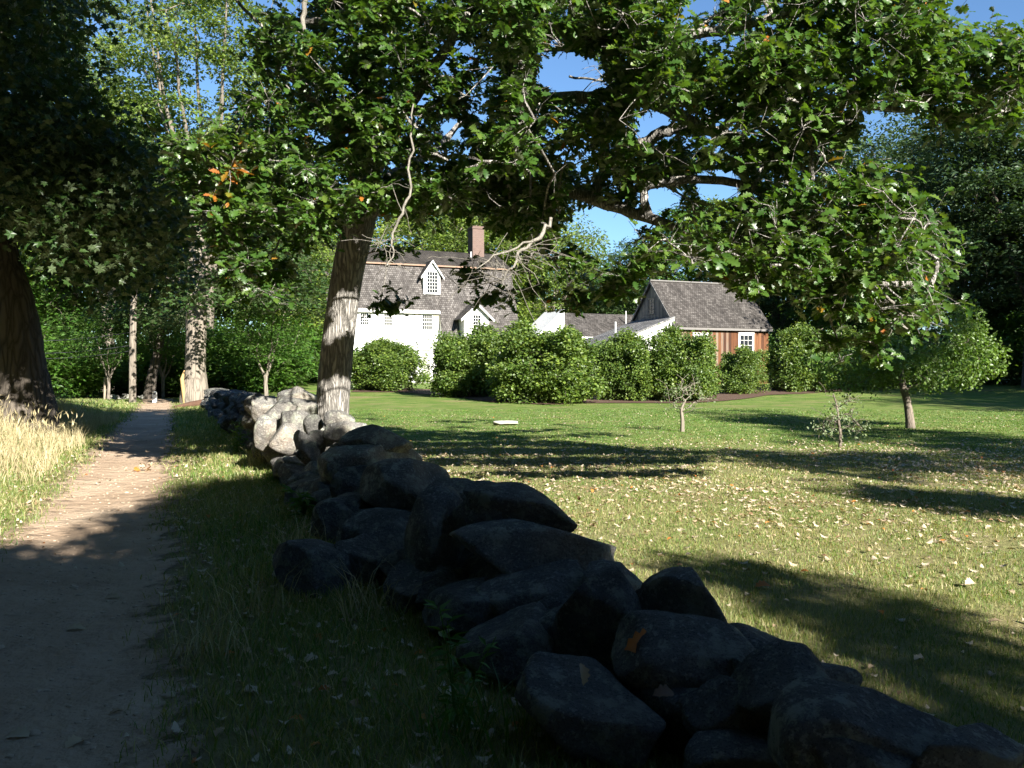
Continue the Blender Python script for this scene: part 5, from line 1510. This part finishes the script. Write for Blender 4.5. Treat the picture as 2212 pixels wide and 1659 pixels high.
# ------------------------------------------------------------------ lilacs
LG = 'lilac bushes in front of the old house'
def bush_proto(seed, wx, wy, hh, nc, nl):
    r2 = np.random.default_rng(seed)
    root = thing('lilac_bush', 'x', 'bush', group=LG)
    s2 = Skel(20000)
    C = []
    lobes = []
    for k in range(12):
        a = k * 2.4 + r2.uniform(-.4, .4); q = math.sqrt((k + .4) / 12) * .74
        lobes.append((math.cos(a) * q * wx / 2, math.sin(a) * q * wy / 2, hh * (1.0 - .42 * q ** 2) * r2.uniform(.58, 1.08), r2.uniform(.15, .33) * wx * .62))
    while len(C) < nc:
        lx, ly, lh, lr = lobes[r2.integers(12)]
        d = rvec(r2, 1)[0] * r2.uniform(.45, 1) ** .5
        z = lh * .5 + d[2] * lh * .5
        fl = 1.15 - .25 * z / lh
        C.append([lx + d[0] * lr * fl + r2.normal(0, .08), ly + d[1] * lr * fl + r2.normal(0, .08), max(.15, z)])
    for k in range(48):                                  # upright shoots above the lobes
        lx, ly, lh, lr = lobes[r2.integers(12)]; a = r2.uniform(0, 6.28); q = r2.uniform(.0, .8) * lr
        for j in range(3): C.append([lx + math.cos(a) * q, ly + math.sin(a) * q, lh * .93 + .16 * j])
    C = np.array(C); C = C[C[:, 2] > .12]
    for k in range(14):
        a = r2.uniform(0, 6.28); q = r2.uniform(.1, .55); e = np.array([math.cos(a) * q * wx / 2, math.sin(a) * q * wy / 2, hh * r2.uniform(.5, .8)])
        s_ = np.array([math.cos(a) * .25, math.sin(a) * .25, -.05])
        s2.path([s_, s_ * .5 + e * .5 + np.array([0, 0, .2]), e], [.03, .024, .014], -1, 4, .03, r2)
    for c in C: s2.grow(c, r2, .5)
    b = MB(); s2.mesh(b, s2.radii(.005), r2, sides=(6, 5, 4, 3), thr=(.1, .03, .01)); b.build('stem', M['small_bark'], root, smooth=True)
    b = MB(); spray_leaves(b, r2, C, nl, .34 * r2.uniform(.6, 1.35, len(C)), .9, .118, BROAD, .75)
    b.build('foliage', M['lilac_leaf'], root)
    return root
B1 = bush_proto(201, 4.2, 3.4, 3.9, 330, 95); B2 = bush_proto(202, 4.2, 3.6, 3.9, 320, 95); B3 = bush_proto(203, 4.2, 3.4, 3.9, 310, 95)
def lilac(proto, label, x0, x1, ytop, d, rot=None):
    xm = (x0 + x1) / 2; p = at(xm, ytop, d); z = ground(p[0], d); w = (x1 - x0) / F * d
    s_ = (w / 3.7, w / 3.7, (p[2] - z) / 4.1)
    rz = rot if rot is not None else d * 1.7
    if proto.name not in used:
        used.add(proto.name); proto.location = (p[0], d, z); proto.rotation_euler = (0, 0, rz); proto.scale = s_; proto['label'] = label; return proto
    return dup(proto, label, (p[0], d, z), rz, s_, LG, 'lilac_bush')
lilac(B1, 'rounded lilac standing left of the front door, nearest the oak trunk', 752, 908, 722, 51.5)
lilac(B2, 'big lilac just right of the front door under the small porch', 925, 1100, 700, 45)
lilac(B3, 'largest and nearest lilac, reaching farthest onto the lawn', 1070, 1285, 688, 40.5)
lilac(B1, 'lilac before the shed wall, with white boards showing through', 1282, 1432, 704, 43, 2.0)
lilac(B2, 'lilac below the barn gable behind the bare sapling', 1398, 1556, 702, 42.5, 4.0)
lilac(B3, 'low lilac under the white barn window', 1548, 1655, 744, 48, 1.0)
lilac(B1, 'dark lilac at the right end of the barn', 1655, 1800, 690, 50, 5.0)
lilac(B2, 'lilac in the dim part of the row beside the apple tree', 1765, 1900, 705, 52, 2.6)
lilac(B3, 'last lilac of the row, half hidden by the apple crown', 1850, 1960, 715, 54, 3.6)

# ------------------------------------------------------------------ apple tree and saplings on the lawn
def small_tree(name, label, x, y, pts, rad, blobs, nl, R_, lsize, seed, leaf, bark, nclus, tip=.004, bare=0):
    r2 = np.random.default_rng(seed)
    B = ground_at(x, y); d = B[1]
    root = thing(name, label, 'tree', B); s2 = Skel(20000)
    tp = np.array([at(a, c, d) for a, c in pts]) - B; tp = np.vstack([[tp[0][0], 0, -.15], tp])
    s2.path(tp, np.concatenate([[rad[0] * 1.2], rad]), sub=4)
    C = []
    for (x0, y0, x1, y1, n, dd) in blobs:
        for _ in range(n):
            v = rvec(r2, 1)[0] * r2.uniform(.2, 1) ** .4
            C.append(at((x0 + x1) / 2 + v[0] * (x1 - x0) / 2, (y0 + y1) / 2 + v[2] * (y1 - y0) / 2, d + v[1] * dd) - B)
    C = np.array(C); C = C[np.argsort(np.linalg.norm(C - s2.p[s2.n - 1], axis=1))]
    for c in C: s2.grow(c, r2, .35, lo=6, arch=.16)
    if bare:
        for _ in range(bare):
            i = r2.integers(6, s2.n); s2.grow(s2.p[i] + r2.normal(0, .22, 3) + [0, 0, .1], r2, .15, lo=6)
    b = MB(); s2.mesh(b, s2.radii(tip), r2, sides=(12, 7, 5, 4), thr=(.08, .03, .01)); b.build('trunk', bark, root, smooth=True)
    b = MB(); spray_leaves(b, r2, C, nl, R_ * r2.uniform(.7, 1.3, len(C)), .8, lsize, BROAD, .7); b.build('crown', leaf, root)
    return root
small_tree('apple_tree', 'small dense apple tree with a short slanting trunk on the right of the lawn', 1968, 925, [(1966, 915), (1960, 870), (1952, 840), (1945, 800), (1950, 760)], [.125, .10, .095, .08, .05],
           [(1740, 720, 1990, 850, 75, 1.5), (1900, 730, 2135, 845, 80, 1.7), (2040, 645, 2130, 830, 75, .9), (2110, 730, 2170, 810, 14, .6), (1850, 735, 1985, 815, 40, 1.5)], 50, .27, .085, 301, M['apple_leaf'], M['small_bark'], 0)
small_tree('bare_sapling', 'nearly leafless sapling with pale branching twigs in front of the lilacs', 1475, 932, [(1474, 925), (1474, 905), (1472, 885), (1480, 865)], [.055, .05, .045, .03],
           [(1410, 840, 1545, 890, 34, .9), (1440, 815, 1530, 860, 22, .8)], 6, .13, .05, 302, M['pale_leaf'], M['pale_bark'], 0, .005, 40)
small_tree('twiggy_sapling', 'low sparse sapling with wide thin twigs and few leaves on the lawn', 1815, 966, [(1815, 955), (1815, 935), (1812, 915), (1808, 880), (1800, 850)], [.035, .032, .028, .02, .01],
           [(1745, 890, 1885, 950, 40, .9), (1780, 850, 1860, 900, 16, .6)], 9, .13, .055, 303, M['pale_leaf'], M['small_bark'], 0, .004, 40)

# ------------------------------------------------------------------ trees behind and beside the camera whose shade lies on the ground in view, and some added to block skylight
rs = np.random.default_rng(404)
def lift(p, h): return p + SUN * (h / SUN[2])
def shade_pts(poly, n, h0, h1, z=0.0, keepout=True):
    """points of a crown whose shade falls inside a patch of the ground"""
    g_ = []
    for x, y in poly: g_.append(ground_pt(x, y, z))
    g_ = np.array(g_); out = []
    lo, hi = g_.min(0), g_.max(0); q2 = [tuple(q[:2]) for q in g_]
    k = 0
    while len(out) < n and k < 200000:
        k += 1
        p = np.array([rs.uniform(lo[0], hi[0]), rs.uniform(lo[1], hi[1]), z])
        if not inpoly(p[0:1], p[1:2], q2)[0]: continue
        out.append(lift(p, rs.uniform(h0, h1)))
    return np.array(out)
def ground_pt(x, y, z):
    r = ray(x, y); return CAM + r * ((z - CAMZ) / r[2])
def shade_tree(name, label, base, pts, trunk_r, leaf, seed, nl=70, R_=.6, lsize=.17, extra=None, fork=4.0):
    r2 = np.random.default_rng(seed)
    B = np.array([base[0], base[1], ground(*base)])
    root = thing(name, label, 'tree', B, group='trees around the camera that shade the foreground')
    s2 = Skel(30000); C = pts - B
    mean = C.mean(0)
    s2.path([(0, 0, -.3), (0, 0, fork * .5), (mean[0] * .08, mean[1] * .08, fork), (mean[0] * .4, mean[1] * .4, max(fork + 1, mean[2] * .8)), tuple(mean)], [trunk_r * 1.4, trunk_r, trunk_r * .9, trunk_r * .6, trunk_r * .35], sub=5)
    C = C[np.argsort(np.linalg.norm(C - mean, axis=1))]
    for c in C: s2.grow(c, r2, 1.2, lo=8)
    b = MB(); s2.mesh(b, s2.radii(.008), r2, sides=(12, 6, 4, 3), thr=(.12, .05, .02)); b.build('trunk', M['dark_bark'], root, smooth=True)
    b = MB(); spray_leaves(b, r2, C, nl, R_ * r2.uniform(.75, 1.2, len(C)), .6, lsize, BROAD, .6); b.build('crown', leaf, root)
    return root
fgA = [(-900, 1213), (100, 1213), (330, 1228), (395, 1180), (300, 1150), (235, 1132), (380, 1108), (470, 1062), (560, 1045), (700, 1050), (950, 1200), (1200, 1500), (1350, 1900), (-2500, 1900)]
ptsA = shade_pts(fgA, 620, 6.5, 14.5)
strip = []                                               # the crown's lower edge also shades the wall top
while len(strip) < 95:
    y = rs.uniform(1.5, 9.9)
    if 7.1 < y < 8.2: continue
    strip.append(lift(np.array([xwall(y) + rs.uniform(-.75, .75) , y, .7]), rs.uniform(7.0, 12)))
fgB = [(1520, 1240), (1600, 1222), (1850, 1275), (2212, 1425), (2400, 1520), (2100, 1465), (1845, 1365), (1640, 1290)]
fgC = [(1420, 1370), (1560, 1400), (1780, 1480), (2025, 1500), (2300, 1560), (2200, 1640), (1900, 1640), (1700, 1800), (1400, 1600)]
ptsB = np.vstack([shade_pts(fgB, 30, 6.0, 12.0), shade_pts(fgC, 22, 6.0, 12)])
back = []  # crown clusters added behind the camera to keep bounced light low
while len(back) < 420:
    p = np.array([rs.uniform(-12, 8), rs.uniform(-12, 2.0), 0]); back.append(lift(p, rs.uniform(5, 15)))
over = np.stack([rs.uniform(-6, 5, 300), rs.uniform(0, 7, 300), rs.uniform(13.5, 17.5, 300)], -1)      # high branches added over the path to block skylight
mp = []  # leaf clusters added to shade the crown of the leaning maple
while len(mp) < 30:
    q = at(rs.uniform(-20, 330), rs.uniform(250, 600), rs.uniform(15, 22)); q = q + SUN * rs.uniform(13, 22)
    if pix(q)[1] < -80: mp.append(q)
hi = []                                                  # and an added high roof of leaves keeping skylight off path and wall
while len(hi) < 680:
    u_, s_ = rs.uniform(-13, 6.0), rs.uniform(-7, 22)
    z = max(10.8, (s_ + 19.5) / 1.804) + rs.uniform(0, 5)
    x, y = -1.5 + .5446 * s_ + .8387 * (u_ - 1.2), 4.5 - .8387 * s_ + .5446 * (u_ - 1.2)
    q = np.array([x, y, z])
    if pix(q)[1] < -150 or y < 1: hi.append(q)
far = []  # crown added to shade unseen ground behind the camera
while len(far) < 420:
    far.append(lift(np.array([rs.uniform(-16, 12), rs.uniform(-34, -6), 0]), rs.uniform(4, 15)))
back = back + list(over) + mp + hi
shade_tree('oak_tree', 'spreading tree behind the camera shading the path and the near wall', (3.0, -9.5), np.vstack([ptsA, np.array(strip), np.array(back)]), .38, M['dark_leaf'], 501, 80, .62, .17)
shade_tree('oak_tree', 'unseen spreading tree added far behind the camera to shade the ground there', (8.0, -34.0), np.array(far), .38, M['dark_leaf'], 505, 80, .95, .24)
shade_tree('oak_tree', 'tree behind the camera casting the long bands on the near lawn', (9.5, -8.5), ptsB, .30, M['dark_leaf'], 502, 36, .38, .15)
bands = [([(1180, 962), (1700, 984), (2212, 985), (2600, 1030), (2212, 1038), (1880, 1030), (1500, 992)], 58, 8.5, 12),
         ([(1870, 1058), (2212, 1082), (2600, 1130), (2300, 1125), (2060, 1100)], 30, 7.5, 11),
         ([(1490, 893), (1660, 889), (1850, 930), (1930, 922), (2212, 950), (2700, 985), (2212, 985), (1850, 962), (1640, 915)], 130, 9, 13)]
ptsR = np.vstack([shade_pts(p_, n_, a, b_) for p_, n_, a, b_ in bands])
shade_tree('oak_tree', 'tree beside the lawn outside the frame casting shade across the grass', (17.5, 4.0), ptsR, .34, M['dark_leaf'], 503, 70, .62, .18, fork=5)
bl = [([(1780, 852), (2212, 812), (3000, 850), (2600, 905), (2212, 898), (1960, 880)], 170, 10, 15)]
ptsR2 = np.vstack([shade_pts(p_, n_, a, b_) for p_, n_, a, b_ in bl])
pr = pix(ptsR2); ptsR2 = ptsR2[(pr[:, 0] > 2330) | (ptsR2[:, 1] < 1)]
shade_tree('oak_tree', 'large tree right of the frame shading the far corner of the lawn', (33.0, 22.0), ptsR2, .4, M['dark_leaf'], 504, 80, 1.0, .22, fork=5)
# path end and verge shade, from a tree standing back on the far side of the lawn edge behind the camera
pp = [([(200, 935), (410, 930), (440, 965), (240, 972)], 28, 9, 13), ([(225, 880), (440, 868), (530, 890), (520, 925), (300, 925)], 50, 9, 13), ([(430, 880), (530, 880), (548, 985), (470, 965)], 40, 9, 13)]
ptsP = np.vstack([shade_pts(p_, n_, a, b_) for p_, n_, a, b_ in pp])
pr = pix(ptsP)
print('path shade in view', ((pr[:, 1] > -40) & (pr[:, 0] > 0) & (pr[:, 0] < 2212)).sum(), 'of', len(ptsP), ptsP.min(0), ptsP.max(0))
for k, (x, y, h, lab) in enumerate(((42, 28, 22, 'tall tree at the right edge of the grounds shading the locusts'), (48, 40, 24, 'second tall tree at the right edge of the grounds'), (52, 52, 24, 'tall tree far along the right edge of the grounds'), (42, 12, 21, 'tree at the right side of the grounds level with the camera'), (48, 0, 22, 'tree far to the right of the camera'), (54, 24, 20, 'leafy tree right of the lawn outside the frame'))):
    plant(P_grn2, lab, 0, y, h, 1.0 * k, 1.25, X=x)  # the last three are unseen trees added to block skylight from the right

for k, (x, y, h, lab) in enumerate(((-13, 0, 20, 'tall dark tree left of the camera outside the frame'), (-8, -10, 21, 'tall dark tree behind the camera to the left'), (-3, -16, 22, 'tall dark tree standing straight behind the camera'),
                                   (-17, 7, 20, 'tall dark tree on the bank outside the left frame edge'), (-18, -8, 21, 'second row tree behind the camera to the left'), (3, -22, 22, 'far tree behind the camera near the path'), (-9, -22, 22, 'far tree behind the camera left of the path'))):
    plant(P_grn2, lab, 0, y, h, .7 * k, 1.25, X=x)  # unseen trees added to block skylight from the left and behind

# the woods beyond, one far mass
rw = np.random.default_rng(808); b = MB(); C = []; C2 = []
for _ in range(2300):
    a = rw.uniform(-.86, .86); d = rw.uniform(98, 150)
    top = 9.5 + 3.5 * math.sin(a * 9 + 1) + 2.5 * math.sin(a * 23) + 1.5 * math.sin(a * 51)
    x, y = math.sin(a) * d, math.cos(a) * d
    C.append([x, y, ground(x, y) + max(.3, top) * rw.uniform(0, 1) ** .8])
for _ in range(2600):                                    # and an unseen ring behind the camera, added to block the horizon glow
    a = rw.uniform(.86, 2 * math.pi - .86); d = rw.uniform(58, 76) if abs(a - math.pi) < 1.35 else rw.uniform(75, 110)
    x, y = math.sin(a) * d, math.cos(a) * d
    C2.append([x, y, ground(x, y) + 20 * rw.uniform(0, 1) ** .9])
C = np.array(C); C2 = np.array(C2)
spray_leaves(b, rw, C, 40, 2.2 * rw.uniform(.7, 1.3, len(C)), .6, .60, BROAD, .6)
spray_leaves(b, rw, C2, 60, 3.0 * rw.uniform(.7, 1.3, len(C2)), .7, 1.3, BROAD, .3)
tag(b.build('woods', M['maple_leaf']), 'far green woods closing the view behind the houses, and an unseen ring added behind the camera', 'woods', kind='stuff')
